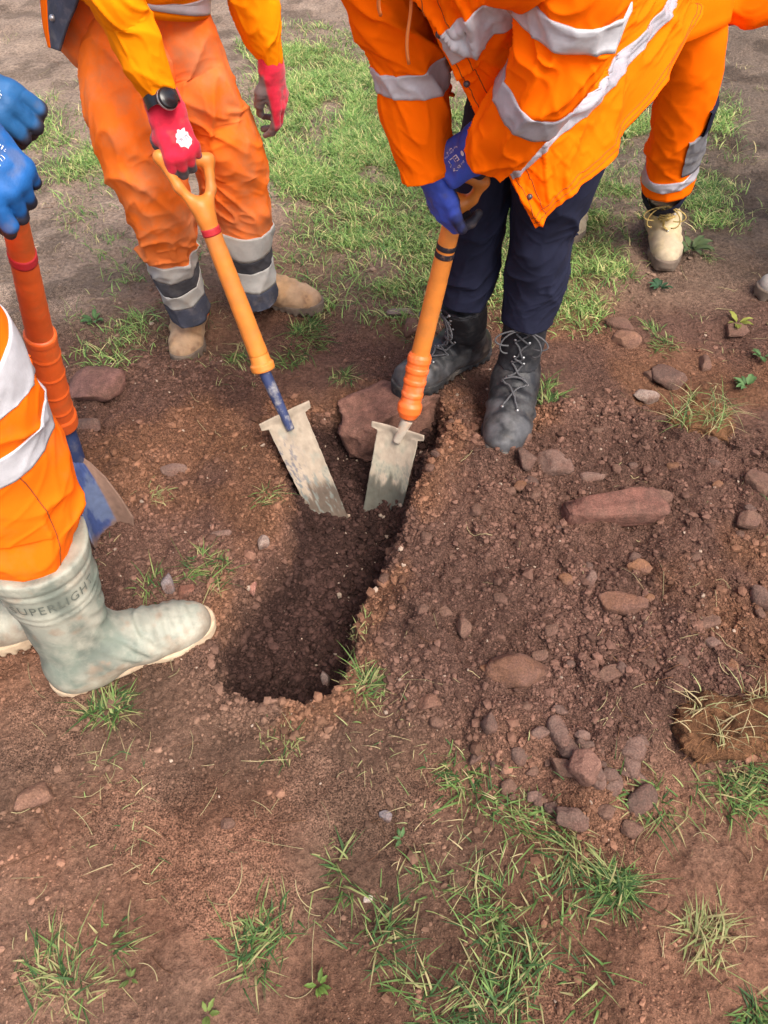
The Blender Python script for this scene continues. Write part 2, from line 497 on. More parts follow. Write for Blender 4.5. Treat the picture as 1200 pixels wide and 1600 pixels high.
M['welly'] = material("pale_green_rubber", attr="Col", rough=0.55, var=0.16, vscale=14, bump=0.45, bscale=160, bdist=0.001, bump2=0.35, bscale2=40, dirt=(0.43, 0.41, 0.33), dirt_amt=0.8, dscale=13, dirt_lo=0.44, spec=0.35)
M['welly_dark'] = material("grey_green_rubber", (0.105, 0.12, 0.10), rough=0.55, var=0.12, vscale=20, bump=0.3, bscale=160, dirt=(0.22, 0.22, 0.18), dirt_amt=0.5, dscale=14)
M['welt'] = material("muddy_cream_welt", (0.55, 0.42, 0.28), rough=0.85, var=0.2, vscale=30, bump=0.5, bscale=90, bdist=0.002, dirt=(0.40, 0.27, 0.18), dirt_amt=0.7, dscale=24)
M['glove_red'] = material("red_knit_glove", attr="Col", rough=0.85, var=0.1, vscale=60, bump=0.6, bscale=420, bdist=0.0012, sheen=0.2)
M['glove_blue'] = material("blue_coated_glove", attr="Col", rough=0.6, var=0.1, vscale=40, bump=0.4, bscale=380, bdist=0.001, bump2=0.3, bscale2=60)
M['print'] = material("white_glove_print", (0.75, 0.76, 0.8), rough=0.7, var=0.25, vscale=160)
M['shaft'] = material("orange_insulated_shaft", (0.82, 0.265, 0.045), rough=0.42, var=0.12, vscale=25, bump=0.15, bscale=90, bdist=0.001, dirt=(0.50, 0.22, 0.09), dirt_amt=0.55, dscale=12, spec=0.5)
M['shaft_red'] = material("red_orange_insulated_shaft", (0.80, 0.125, 0.018), rough=0.45, var=0.14, vscale=20, bump=0.15, bscale=90, bdist=0.001, dirt=(0.45, 0.15, 0.05), dirt_amt=0.6, dscale=14, spec=0.5)
M['collar'] = material("fluorescent_orange_collar", (0.92, 0.16, 0.025), rough=0.4, var=0.12, vscale=30, dirt=(0.66, 0.36, 0.24), dirt_amt=0.5, dscale=18, spec=0.5)
M['collar_dirty'] = material("muddy_orange_collar", (0.85, 0.22, 0.09), rough=0.6, var=0.12, vscale=30, dirt=(0.66, 0.45, 0.34), dirt_amt=0.7, dscale=30)
M['tape_red'] = material("red_tape", (0.55, 0.03, 0.04), rough=0.5, var=0.1)
M['tape_black'] = material("worn_black_tape", (0.025, 0.022, 0.03), rough=0.6, var=0.3, vscale=60, dirt=(0.35, 0.16, 0.06), dirt_amt=0.9, dscale=60, dirt_lo=0.58)
M['blade'] = material("muddy_steel_blade", attr="Col", rough=0.8, var=0.16, vscale=45, bump=0.4, bscale=220, bdist=0.0008, bump2=0.25, bscale2=60, spec=0.35)
M['socket'] = material("chipped_blue_socket", (0.035, 0.05, 0.13), rough=0.5, var=0.2, vscale=30, dirt=(0.50, 0.47, 0.42), dirt_amt=0.95, dscale=26, dirt_lo=0.49)
M['watch'] = material("black_watch", (0.012, 0.012, 0.014), rough=0.25, var=0.0, spec=0.5)
M['skin'] = material("skin", (0.55, 0.31, 0.22), rough=0.55, var=0.06, vscale=30)
M['hair'] = material("brown_hair", (0.06, 0.035, 0.02), rough=0.7, var=0.3, vscale=80)
M['cord'] = material("orange_cord", (0.75, 0.24, 0.06), rough=0.8, var=0.1)
M['stitch'] = material("dark_seam", (0.28, 0.07, 0.01), rough=0.9, var=0.1)
M['knee'] = material("scuffed_grey_knee_patch", (0.14, 0.14, 0.155), rough=0.85, var=0.3, vscale=30, dirt=(0.4, 0.38, 0.35), dirt_amt=0.5, dscale=16, bump=0.4, bscale=150)

# ------------------------------------------------------------------ the ground
HOLE = gpoly([(340, 1012), (345, 1042), (360, 1070), (386, 1088), (425, 1097), (472, 1099), (512, 1091), (538, 1072), (553, 1035), (562, 960), (602, 900), (628, 825),
              (662, 755), (690, 712), (704, 660), (690, 628), (640, 612), (560, 622), (500, 645), (452, 640), (420, 668), (432, 720), (452, 790),
              (452, 840), (428, 880), (385, 925), (352, 985)])
MOUND = gpoly([(640, 690), (700, 665), (760, 690), (840, 660), (960, 640), (1120, 690), (1330, 740), (1330, 1120), (1200, 1190), (1060, 1190), (960, 1260),
               (900, 1330), (840, 1240), (770, 1190), (690, 1150), (610, 1085), (575, 1000), (585, 930), (622, 890), (632, 815)])
LEFTM = gpoly([(140, 560), (330, 560), (420, 600), (425, 700), (440, 790), (440, 840), (400, 890), (345, 960), (250, 930), (120, 880), (60, 760), (20, 640)])
FIELD_GRASS = [gpoly(p) for p in (
    [(350, 75), (450, 40), (570, 50), (700, 170), (740, 330), (700, 480), (600, 520), (480, 500), (420, 470), (425, 380), (440, 260), (420, 170)],
    [(740, 300), (830, 250), (980, 150), (1010, 300), (1000, 420), (900, 500), (860, 520), (840, 470), (760, 470)],
    [(1000, 190), (1120, 150), (1150, 240), (1140, 330), (1080, 350), (1000, 400)],
    [(60, 290), (110, 255), (175, 265), (180, 300), (120, 320), (65, 318)],
    [(40, 165), (120, 155), (140, 180), (60, 200)],
    [(90, 340), (200, 345), (330, 440), (250, 545), (150, 490)], [(-60, 150), (130, 195), (120, 265), (-60, 250)])]
FIELD_AMT = [1.0, 1.0, 0.85, 0.55, 0.25, 0.30, 0.28]
def wob(x, y, a, s, seed):
    return a * (fbm(x * s, y * s, seed, 3) - 0.5) * 2, a * (fbm(x * s + 40, y * s, seed + 9, 3) - 0.5) * 2
def near_core(x, y):
    return (np.abs(x) < 3.2) & (y > -0.5) & (y < 7)
def zones(x, y):
    x = np.asarray(x, float); y = np.asarray(y, float)
    z = {}
    wx, wy = wob(x, y, 0.022, 9, 31)
    w2x, w2y = wob(x, y, 0.018, 26, 61)
    z['hole'] = polydist(x + wx * 0.7 + w2x, y + wy * 0.7 + w2y, HOLE)
    wx, wy = wob(x, y, 0.09, 4, 41)
    z['mound'] = polydist(x + wx, y + wy, MOUND)
    z['left'] = polydist(x + wx, y + wy, LEFTM)
    return z
def H(x, y, Zn=None):
    x = np.asarray(x, float); y = np.asarray(y, float)
    sh = x.shape; x = x.ravel(); y = y.ravel()
    h = np.zeros(x.shape)
    far = sstep(6, 14, np.hypot(x, y - 1.5))
    h += 0.030 * (fbm(x / 1.1, y / 1.1, 3, 3) - 0.5) * (1 + 2 * far)
    c = near_core(x, y)
    if c.any():
        X, Y = x[c], y[c]
        Zn = zones(X, Y)
        mo = sstep(-0.06, 0.10, Zn['mound']); le = sstep(-0.06, 0.10, Zn['left'])
        loose = np.clip(np.maximum(mo, 0.8 * le), 0, 1)
        hd = Zn['hole']
        inside = sstep(0.0, 0.02, hd)
        g = np.zeros(X.shape)
        g += 0.016 * (fbm(X * 4, Y * 4, 11, 4) - 0.5) + 0.026 * (fbm(X * 12, Y * 12, 12, 3) - 0.5)
        g += (0.011 + 0.012 * loose) * (fbm(X * 22, Y * 22, 13, 4) - 0.45)
        d1, d2, idv = worley(X * 13 + 0.5 * noise(X * 20, Y * 20, seed=3), Y * 13, 21)
        lump = np.clip(1 - d1 * 1.5, 0, 1) ** 0.7 * (idv > 0.45) * (idv - 0.3)
        g += 0.026 * lump * (0.30 + 1.25 * loose)
        d1, d2, idv = worley(X * 38, Y * 38 + 0.5 * noise(X * 50, Y * 50, seed=4), 22)
        g += 0.0075 * np.clip(1 - d1 * 1.5, 0, 1) ** 0.6 * (idv > 0.4) * (0.3 + loose + inside)
        g += 0.062 * mo * (0.6 + 0.8 * fbm(X * 3, Y * 3, 14, 2)) + 0.032 * le * (0.5 + fbm(X * 4, Y * 4, 15, 2))
        # compacted ridge of earth in front of the hole
        ed = np.exp(-((hd + 0.07) / 0.06) ** 2)
        g += 0.012 * ed * fbm(X * 6, Y * 6, 19, 2)
        # trodden hollows between grass and path
        g -= 0.02 * sstep(0.6, 0.75, fbm(X * 2.3, Y * 2.3, 77, 2))
        # the hole: steep walls, deepest in front
        front = sstep(1.75, 1.0, Y)
        depth = 0.118 + 0.062 * front
        wall = 0.020 + 0.032 * fbm(X * 7, Y * 7, 51, 2) + 0.03 * sstep(-0.10, -0.22, X) * sstep(0.95, 1.2, Y)
        k = np.clip((hd + 0.004) / wall, 0, 1)
        prof = k ** 0.8
        bowl = sstep(0.0, 0.16, hd)
        g -= depth * (0.78 * prof + 0.22 * bowl)
        # heap of loose earth the blades stand in
        hp = gnd(545, 840, -0.1)
        g += 0.016 * inside * np.exp(-(((X - hp[0]) / 0.13) ** 2 + ((Y - hp[1]) / 0.12) ** 2))
        d1, d2, idv = worley(X * 24, Y * 24, 23)
        g += 0.022 * inside * np.clip(1 - d1 * 1.4, 0, 1) ** 0.7 * (idv > 0.35)
        g += 0.012 * inside * (fbm(X * 25, Y * 25, 53, 3) - 0.5) * 2
        h[c] += g * (1 - sstep(3.0, 3.2, np.abs(X))) * sstep(-0.5, -0.2, Y) * (1 - sstep(5.5, 7, Y))
    return h.reshape(sh)
def H1(x, y):
    return float(H(np.array([x]), np.array([y]))[0])
def on_ground(px, py, it=6):
    z = 0.0
    for _ in range(it):
        p = gnd(px, py, z); z = 0.5 * z + 0.5 * H1(p[0], p[1])
    p = gnd(px, py, z); p[2] = H1(p[0], p[1])
    return p

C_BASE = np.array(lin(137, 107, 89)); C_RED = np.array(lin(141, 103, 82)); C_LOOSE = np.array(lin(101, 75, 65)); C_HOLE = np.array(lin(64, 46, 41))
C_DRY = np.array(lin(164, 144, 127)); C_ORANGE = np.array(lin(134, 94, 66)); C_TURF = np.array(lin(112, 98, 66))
DARK_POLY = gpoly([(-300, 540), (0, 520), (150, 505), (330, 545), (430, 505), (560, 505), (720, 520), (900, 500), (1300, 440), (1500, 1200), (1060, 1230), (900, 1330), (760, 1200), (600, 1110), (340, 1105), (320, 1060), (100, 960), (-300, 900)])
DRY_POLY = gpoly([(-900, 60), (-300, 20), (0, 0), (80, 5), (200, 10), (350, 30), (330, 200), (240, 420), (100, 520), (0, 560), (-300, 620), (-800, 500)])
def grass_amt(x, y):
    wx, wy = wob(x, y, 0.22, 2.2, 71)
    g = np.zeros(np.shape(x))
    for p, a in zip(FIELD_GRASS, FIELD_AMT):
        g = np.maximum(g, a * sstep(-0.12, 0.16, polydist(x + wx, y + wy, p)))
    bare = sstep(0.52, 0.66, fbm(x * 3.1, y * 3.1, 73, 3))
    return g * (1 - 0.85 * bare)
def ground_col(x, y):
    x = np.asarray(x, float); y = np.asarray(y, float)
    n1 = fbm(x * 2.2, y * 2.2, 81, 4)[:, None]; n2 = fbm(x * 7, y * 7, 82, 4)[:, None]; n3 = fbm(x * 1.1, y * 1.1, 85, 3)[:, None]
    c = C_BASE + (C_RED - C_BASE) * sstep(0.35, 0.65, n1)
    c = c * (0.72 + 0.56 * n2)
    n4 = fbm(x * 3.3, y * 5.0, 88, 4)[:, None]
    c = c * (1 - 0.33 * sstep(0.48, 0.62, n4)) * (0.80 + 0.28 * n1)
    core = near_core(x, y)
    dry = np.where(core, 0.0, 0.8)
    mo = np.zeros(x.shape); le = np.zeros(x.shape); hd = np.full(x.shape, -1.0); tf = np.zeros(x.shape)
    if core.any():
        Zn = zones(x[core], y[core])
        mo[core] = sstep(-0.10, 0.10, Zn['mound']); le[core] = sstep(-0.12, 0.10, Zn['left']); hd[core] = Zn['hole']
        tf[core] = grass_amt(x[core], y[core])
        wx, wy = wob(x[core], y[core], 0.10, 4, 121)
        le[core] = np.maximum(le[core], 0.9 * sstep(-0.08, 0.12, polydist(x[core] + wx, y[core] + wy, DARK_POLY)))
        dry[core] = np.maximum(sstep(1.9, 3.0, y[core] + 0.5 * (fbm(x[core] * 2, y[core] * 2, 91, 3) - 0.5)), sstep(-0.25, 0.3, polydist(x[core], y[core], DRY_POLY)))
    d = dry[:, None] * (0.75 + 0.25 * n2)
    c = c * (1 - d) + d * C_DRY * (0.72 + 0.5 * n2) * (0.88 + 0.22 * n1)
    c = c * (1 - 0.34 * dry[:, None] * sstep(0.54, 0.63, fbm(x * 6, y * 9, 95, 4))[:, None])
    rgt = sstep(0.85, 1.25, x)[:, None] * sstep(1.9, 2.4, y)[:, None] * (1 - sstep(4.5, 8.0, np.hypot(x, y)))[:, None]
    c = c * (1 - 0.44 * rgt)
    lo = np.maximum(mo, le)[:, None]
    lc = C_LOOSE * (0.72 + 0.56 * n2) + (C_ORANGE - C_LOOSE) * 0.55 * sstep(0.55, 0.70, n1)
    c = c * (1 - 0.85 * lo) + 0.85 * lo * lc
    ed = np.exp(-((hd + 0.03) / 0.05) ** 2)[:, None] * sstep(0.45, 0.6, n2) * 0.5
    c = c * (1 - ed) + ed * C_ORANGE
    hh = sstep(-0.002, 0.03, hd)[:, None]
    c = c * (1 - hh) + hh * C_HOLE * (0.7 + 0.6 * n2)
    t = tf[:, None] * 0.6
    c = c * (1 - t) + t * C_TURF * (0.6 + 0.7 * n2)
    return c
def stretch_axis(a0, a1, step, g0, g1, limit0, limit1):
    core = np.arange(a0, a1, step)
    o = []; s = step; p = core[-1]
    while p < limit1:
        s *= g1; p += s; o.append(p)
    i = []; s = step; p = core[0]
    while p > limit0:
        s *= g0; p -= s; i.append(p)
    return np.concatenate([i[::-1], core, o])
gx = stretch_axis(-1.35, 1.35, 0.0055, 1.018, 1.018, -160, 160)
gy = stretch_axis(0.15, 2.45, 0.0055, 1.12, 1.011, -60, 220)
GX, GY = np.meshgrid(gx, gy)
gz = H(GX, GY)
gv = np.stack([GX, GY, gz], -1).reshape(-1, 3)
def gran_of(x, y):
    g = 0.25 + 0.75 * sstep(0.46, 0.58, fbm(x * 4.5, y * 6, 171, 4))
    c = near_core(x, y)
    Zn = zones(x[c], y[c]); lo = np.maximum(sstep(-0.1, 0.06, Zn['mound']), sstep(-0.01, 0.02, Zn['hole'])); lo = np.maximum(lo, 0.8 * sstep(-0.1, 0.1, Zn['left']))
    g[c] = np.maximum(g[c] * (1 - 0.3 * lo), 0.9 * lo * (0.6 + 0.4 * g[c]))
    g = g * (1 - 0.7 * sstep(2.0, 2.7, y))
    return g
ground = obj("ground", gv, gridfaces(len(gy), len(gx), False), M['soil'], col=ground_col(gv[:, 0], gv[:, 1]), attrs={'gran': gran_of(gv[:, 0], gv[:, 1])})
tag(ground, kind="structure")

# loose crumbs of earth lying over it --------------------------------------------
def crumb_template():
    bm = bmesh.new(); bmesh.ops.create_icosphere(bm, subdivisions=1, radius=1.0)
    v = np.array([x.co[:] for x in bm.verts]); f = np.array([[q.index for q in x.verts] for x in bm.faces]); bm.free()
    return v, f
CV, CF = crumb_template()
def scatter(n, dens, seed, box=(-1.3, 1.3, 0.16, 3.0)):
    r = np.random.default_rng(seed); out = []; k = 0
    while k < n:
        x = r.uniform(box[0], box[1], 40000); y = r.uniform(box[2], box[3], 40000)
        m = r.random(40000) < dens(x, y)
        out.append(np.stack([x[m], y[m]], -1)); k += m.sum()
    return np.concatenate(out)[:n]
def crumb_dens(x, y):
    Zn = zones(x, y)
    lo = np.maximum(sstep(-0.10, 0.08, Zn['mound']), 0.7 * sstep(-0.10, 0.08, Zn['left']))
    lo = np.maximum(lo, 0.8 * sstep(0.0, 0.03, Zn['hole']))
    ed = 0.95 * np.exp(-((Zn['hole'] + 0.02) / 0.06) ** 2)
    pat = sstep(0.42, 0.62, fbm(x * 5, y * 5, 93, 3))
    return np.clip(np.maximum(lo, ed) * (0.25 + 0.75 * pat) + 0.10 * pat, 0, 1) * (1 - 0.8 * sstep(2.0, 2.8, y))
def crumbs(n, seed, rmin, rmax, pw):
    xy = scatter(n, crumb_dens, seed)
    r = np.random.default_rng(seed + 1)
    s = rmin * (1 - r.random(n) * (1 - (rmin / rmax) ** pw)) ** (-1 / pw)
    z = H(xy[:, 0], xy[:, 1]) + 0.25 * s
    sh = CV[None] * (1 + r.uniform(-0.3, 0.3, (n, len(CV), 1)))
    ax = r.uniform(0.65, 1.25, (n, 1, 3)); ang = r.uniform(0, 6.28, n)
    sh = sh * ax
    c, sn = np.cos(ang)[:, None], np.sin(ang)[:, None]
    P = np.stack([sh[..., 0] * c - sh[..., 1] * sn, sh[..., 0] * sn + sh[..., 1] * c, sh[..., 2] * 0.8], -1) * s[:, None, None]
    P += np.concatenate([xy, z[:, None]], 1)[:, None]
    col = ground_col(xy[:, 0], xy[:, 1]) * r.uniform(0.5, 1.4, (n, 1))
    pale = r.random(n) < 0.006
    col[pale] = np.array(lin(170, 150, 132)) * r.uniform(0.7, 1.1, (pale.sum(), 1))
    f = CF[None] + (np.arange(n) * len(CV))[:, None, None]
    return P.reshape(-1, 3), f.reshape(-1, 3), np.repeat(col, len(CV), 0)
p1 = crumbs(130000, 301, 0.0014, 0.008, 2.5)
p2 = crumbs(1500, 305, 0.006, 0.014, 2.8)
_cd = crumb_dens
crumb_dens = lambda x, y: sstep(-0.05, 0.0, zones(x, y)['hole'])
p3 = crumbs(1900, 309, 0.004, 0.015, 2.4)
crumb_dens = _cd
v_, f_ = join([(p1[0], p1[1]), (p2[0], p2[1]), (p3[0], p3[1])])
tag(obj("soil_crumbs", v_, f_, M['crumb'], col=np.concatenate([p1[2], p2[2], p3[2]]), smooth=False), kind="stuff")

# ------------------------------------------------------------------ stones
def ico(n):
    bm = bmesh.new(); bmesh.ops.create_icosphere(bm, subdivisions=n, radius=1.0)
    v = np.array([x.co[:] for x in bm.verts]); f = np.array([[q.index for q in x.verts] for x in bm.faces]); bm.free()
    return v, f
ICO4 = ico(4); ICO5 = ico(5); ICO3 = ico(3)
def rock(seed, cuts=9, lo=0.62, hi=0.95, tmpl=ICO4, rough=0.10, boxy=0.62, shear=0.35):
    r = np.random.default_rng(seed); v = tmpl[0].copy()
    v = np.sign(v) * np.abs(v) ** boxy
    t_ = r.uniform(-shear, shear, 3); v[:, 0] += t_[0] * v[:, 1]; v[:, 1] += t_[1] * v[:, 0]; v[:, 2] += t_[2] * v[:, 0] * 0.6
    for _ in range(cuts):
        n = nrm(r.normal(size=3)); d = r.uniform(lo, hi)
        e = v @ n - d
        v = v - np.maximum(e, 0)[:, None] * n * 0.94
    v = v * (1 + rough * 2 * (fbm(v[:, 0] * 2 + seed, v[:, 1] * 2, seed, 4, z=v[:, 2] * 2) - 0.5) + 0.07 * (fbm(v[:, 0] * 8, v[:, 1] * 8 + seed, seed + 3, 4, z=v[:, 2] * 8) - 0.5))[:, None]
    return v / np.abs(v).max(0), tmpl[1]
BROWN = lin(110, 84, 70); GREYB = lin(122, 98, 87); PALE = lin(152, 134, 122); REDST = lin(150, 88, 72); ORB = lin(134, 96, 70); PURP = lin(104, 83, 73); GREY = lin(128, 120, 120)
def stone(name, px, py, w, h, label, col=BROWN, seed=0, yaw=None, sink=0.33, cuts=7, big=False, flat=0.72, cat="stone", group=None, tilt=0.0, rough=0.11, deep=0.8, boxy=0.62, shear=0.35):
    p = on_ground(px, py)
    d = p - CP; Z = d @ fw; th = math.asin(-d[2] / np.linalg.norm(d))
    sx = w * Z / F / 2; vis = h * Z / F / 2
    sz = max(0.004, flat * vis); sy = max(0.5 * sz, deep * vis / math.sin(th))
    v, f = rock(seed * 13 + int(px), cuts, tmpl=ICO5 if big else (ICO4 if w > 30 else ICO3), rough=rough, boxy=boxy, shear=shear)
    v = v * V(sx, sy, sz)
    t = R(tilt); v = np.stack([v[:, 0] * math.cos(t) + v[:, 2] * math.sin(t), v[:, 1], -v[:, 0] * math.sin(t) + v[:, 2] * math.cos(t)], -1)
    a = R(yaw) if yaw is not None else 0.0
    v = np.stack([v[:, 0] * math.cos(a) - v[:, 1] * math.sin(a), v[:, 0] * math.sin(a) + v[:, 1] * math.cos(a), v[:, 2]], -1)
    c = V(p[0], p[1], p[2] + sz * (1 - 2 * sink))
    n = fbm(v[:, 0] * 60 + px, v[:, 1] * 60, 5, 3, z=v[:, 2] * 60)[:, None]
    colv = np.array(col) * (0.75 + 0.5 * n)
    o = obj(name, v + c, f, M['stone'], loc=c, col=colv)
    return tag(o, label, cat, group)
stone("boulder", 602, 672, 190, 104, "large reddish boulder in the back end of the hole behind the two blades", lin(132, 95, 81), 3, yaw=18, sink=0.27, cuts=4, big=True, flat=0.9, rough=0.2, boxy=0.5, cat="boulder", deep=0.75)
stone("red_stone", 952, 806, 172, 58, "long pinkish red brick-like stone lying on the loose soil", lin(122, 84, 72), 6, yaw=5, sink=0.14, cuts=2, big=True, flat=0.85, rough=0.16, boxy=0.36, shear=0.08)
stone("stone", 1005, 778, 90, 34, "brown stone half buried right behind the long pinkish red stone", BROWN, 9, sink=0.45, yaw=-15)
for a in (
    (866, 726, 64, 42, "angular grey-brown stone with a flat top by the toe of the right black boot", GREYB, 1, -8),
    (821, 722, 30, 38, "upright brown stone squeezed beside the angular grey-brown stone", PURP, 2, 20),
    (820, 689, 27, 25, "round brown stone touching the toe of the right black boot", BROWN, 3, 0),
    (925, 746, 42, 17, "flat oval grey stone right of the angular grey-brown stone", GREYB, 4, 4),
    (965, 509, 46, 26, "upper of two brown block stones on the path edge behind the soil heap", BROWN, 5, -6),
    (978, 534, 50, 28, "lower of two brown block stones on the path edge behind the soil heap", lin(134, 100, 80), 6, -8),
    (1046, 594, 62, 40, "large leaning brown stone above the grass tuft on a clod", PURP, 7, -25),
    (1018, 589, 32, 20, "small block stone leaning on the large brown stone above the tufted clod", BROWN, 8, 0),
    (1008, 622, 42, 22, "pale flat stone left of the grass tuft on a clod", PALE, 9, -15),
    (1186, 762, 46, 50, "chunky dark brown stone cut by the right edge of the photo", BROWN, 10, 30),
    (1168, 814, 36, 30, "rounded brown stone below the chunky stone at the right edge", BROWN, 11, -20),
    (628, 490, 50, 13, "thin pale flat stone on the soil left of the black boots", PALE, 12, 6),
    (642, 516, 28, 32, "brown upright stone behind the right spade's shaft", BROWN, 13, 10),
    (996, 889, 38, 30, "orange-brown rounded stone below the long pinkish red stone", ORB, 14, 0),
    (922, 906, 22, 28, "small upright grey stone lower left of the orange-brown stone", GREYB, 15, 10),
    (966, 945, 86, 36, "big flat brown slab almost buried in the middle of the soil heap", lin(118, 84, 66), 16, -14),
    (725, 985, 25, 40, "tall narrow brown stone at the left side of the soil heap", BROWN, 17, 12),
    (695, 959, 22, 22, "small cube-like brown stone above the tall narrow stone", BROWN, 18, 30),
    (808, 1052, 104, 66, "wide orange-brown buried boulder flush with the soil heap", lin(108, 77, 60), 19, 0),
    (950, 1056, 50, 28, "slanting flat brown stone in the lower soil heap", BROWN, 20, 25),
    (1100, 974, 58, 26, "long slanting stone in the right part of the soil heap", BROWN, 21, 18),
    (1112, 1006, 28, 22, "squarish stone just under the long slanting stone", GREYB, 22, 0),
    (911, 1198, 56, 58, "sharp-edged tilted slab in the pile of stones at the bottom of the heap", lin(132, 98, 84), 23, -40),
    (884, 1204, 42, 38, "blocky stone left of the tilted slab", BROWN, 24, 0),
    (893, 1280, 52, 46, "blunt brown block at the lowest end of the stone pile", PURP, 25, -10),
    (795, 1230, 28, 30, "rounded stone beside the green grass at the left of the stone pile", BROWN, 26, 0),
    (833, 1246, 23, 22, "smallest egg-shaped stone beside the green grass by the stone pile", GREYB, 27, 0),
    (862, 1262, 26, 24, "dark round stone between the egg-shaped stone and the blunt brown block", PURP, 28, 0),
    (947, 1270, 34, 30, "brown stone right of the blunt brown block", BROWN, 29, 15),
    (985, 1296, 38, 34, "rounded stone in the hollow at the right end of the stone pile", BROWN, 30, 0),
    (952, 1214, 28, 26, "small stone right of the tilted slab", PURP, 31, 0),
    (763, 1132, 24, 40, "upright triangular stone near the lower left of the heap", PURP, 32, 8),
    (682, 1130, 28, 24, "brown stone above the bare path left of the triangular stone", BROWN, 33, 0),
    (672, 1100, 44, 30, "broad soil-covered stone above the bare path", lin(116, 84, 68), 34, 15),
    (908, 1152, 26, 20, "pale oval stone above the tilted slab", GREYB, 35, 0),
    (150, 612, 92, 62, "large pinkish brown stone behind the red-orange shovel", lin(128, 92, 82), 36, -6),
    (138, 666, 44, 24, "flat dark stone beside the collar of the red-orange shovel", PURP, 37, 0),
    (272, 736, 42, 20, "flat pale brown stone in the soil left of the hole", GREYB, 38, 12),
    (345, 836, 36, 13, "flat little stone above the grass tuft left of the hole", GREYB, 39, 0),
    (263, 914, 22, 34, "upright bluish grey stone beside the boot toe and grass", GREY, 40, 10),
    (290, 927, 34, 26, "brown stone right of the bluish grey stone", lin(130, 88, 72), 41, 0),
    (60, 1244, 64, 44, "brown clod-like stone in the bare soil at the left edge", lin(138, 104, 84), 42, 20),
    (412, 850, 20, 26, "pale stone stuck in the left wall of the hole", PALE, 43, 0),
    (508, 1062, 16, 34, "pale stone in the dark bottom of the hole", PALE, 44, 15),
    (395, 922, 14, 30, "pinkish stone in the left rim of the hole", lin(170, 120, 104), 45, 0),
    (575, 1405, 16, 13, "single white pebble on the bare soil", lin(225, 210, 195), 46, 0),
    (602, 1276, 22, 22, "grey pebble on the bare path below the hole", GREY, 47, 0),
    (357, 1288, 26, 20, "half sunken brown pebble on the bare path left of the middle", BROWN, 48, 0),
    (905, 640, 22, 14, "small stone on bare soil right of the black boots", BROWN, 49, 0),
    (1150, 520, 34, 24, "brown stone by the yellow-green weed at the right", BROWN, 50, 0),
    (1100, 570, 22, 26, "round brown lump right of the large leaning stone", BROWN, 51, 0),
    (1186, 940, 30, 44, "dark stone at the right edge beside the soil heap", PURP, 52, 0),
):
    stone("stone", a[0], a[1], a[2], a[3], a[4], a[5], a[6], yaw=a[7])
PILE = gpoly([(740, 1120), (900, 1125), (1010, 1180), (1000, 1310), (900, 1330), (850, 1290), (800, 1250), (730, 1170)])
for i, (x, y) in enumerate(scatter(32, lambda x, y: (polydist(x, y, PILE) > 0) * 1.0, 77, (0.05, 0.6, 0.5, 1.0))):
    s = random.choice([0.008, 0.009, 0.011, 0.013, 0.017, 0.024]) * random.uniform(0.85, 1.2)
    v, f = rock(700 + i, 7, tmpl=ICO3); v = v * V(s * random.uniform(1, 1.5), s, s * 0.8); a = random.uniform(0, 6.28)
    v = np.stack([v[:, 0] * math.cos(a) - v[:, 1] * math.sin(a), v[:, 0] * math.sin(a) + v[:, 1] * math.cos(a), v[:, 2]], -1)
    c = V(x, y, H1(x, y) + s * 0.08)
    col = np.array(random.choice([BROWN, PURP, GREYB])) * random.uniform(0.75, 1.0)
    tag(obj("stone", v + c, f, M['stone'], loc=c, col=np.tile(col, (len(v), 1))), "small brown stone in the pile at the bottom end of the soil heap", "stone", "small stones in the pile at the bottom of the soil heap")
# countless-looking smaller pebbles are still single stones: the largest of them one by one
for i, (x, y) in enumerate(scatter(70, lambda x, y: sstep(0.0, 0.08, zones(x, y)['mound']) * (x < 1.2), 71, (-0.2, 1.3, 0.7, 2.0))):
    s = random.uniform(0.006, 0.016)
    v, f = rock(900 + i, 7, tmpl=ICO3)
    v = v * V(s * random.uniform(1, 1.5), s, s * 0.7); a = random.uniform(0, 6.28)
    v = np.stack([v[:, 0] * math.cos(a) - v[:, 1] * math.sin(a), v[:, 0] * math.sin(a) + v[:, 1] * math.cos(a), v[:, 2]], -1)
    c = V(x, y, H1(x, y) + s * 0.08)
    col = np.array(random.choice([BROWN, BROWN, PURP, BROWN, ORB])) * random.uniform(0.65, 1.0)
    tag(obj("pebble", v + c, f, M['stone'], loc=c, col=np.tile(col, (len(v), 1))), "small brown pebble lying in the loose soil right of the hole", "pebble", "pebbles in the loose soil heap")

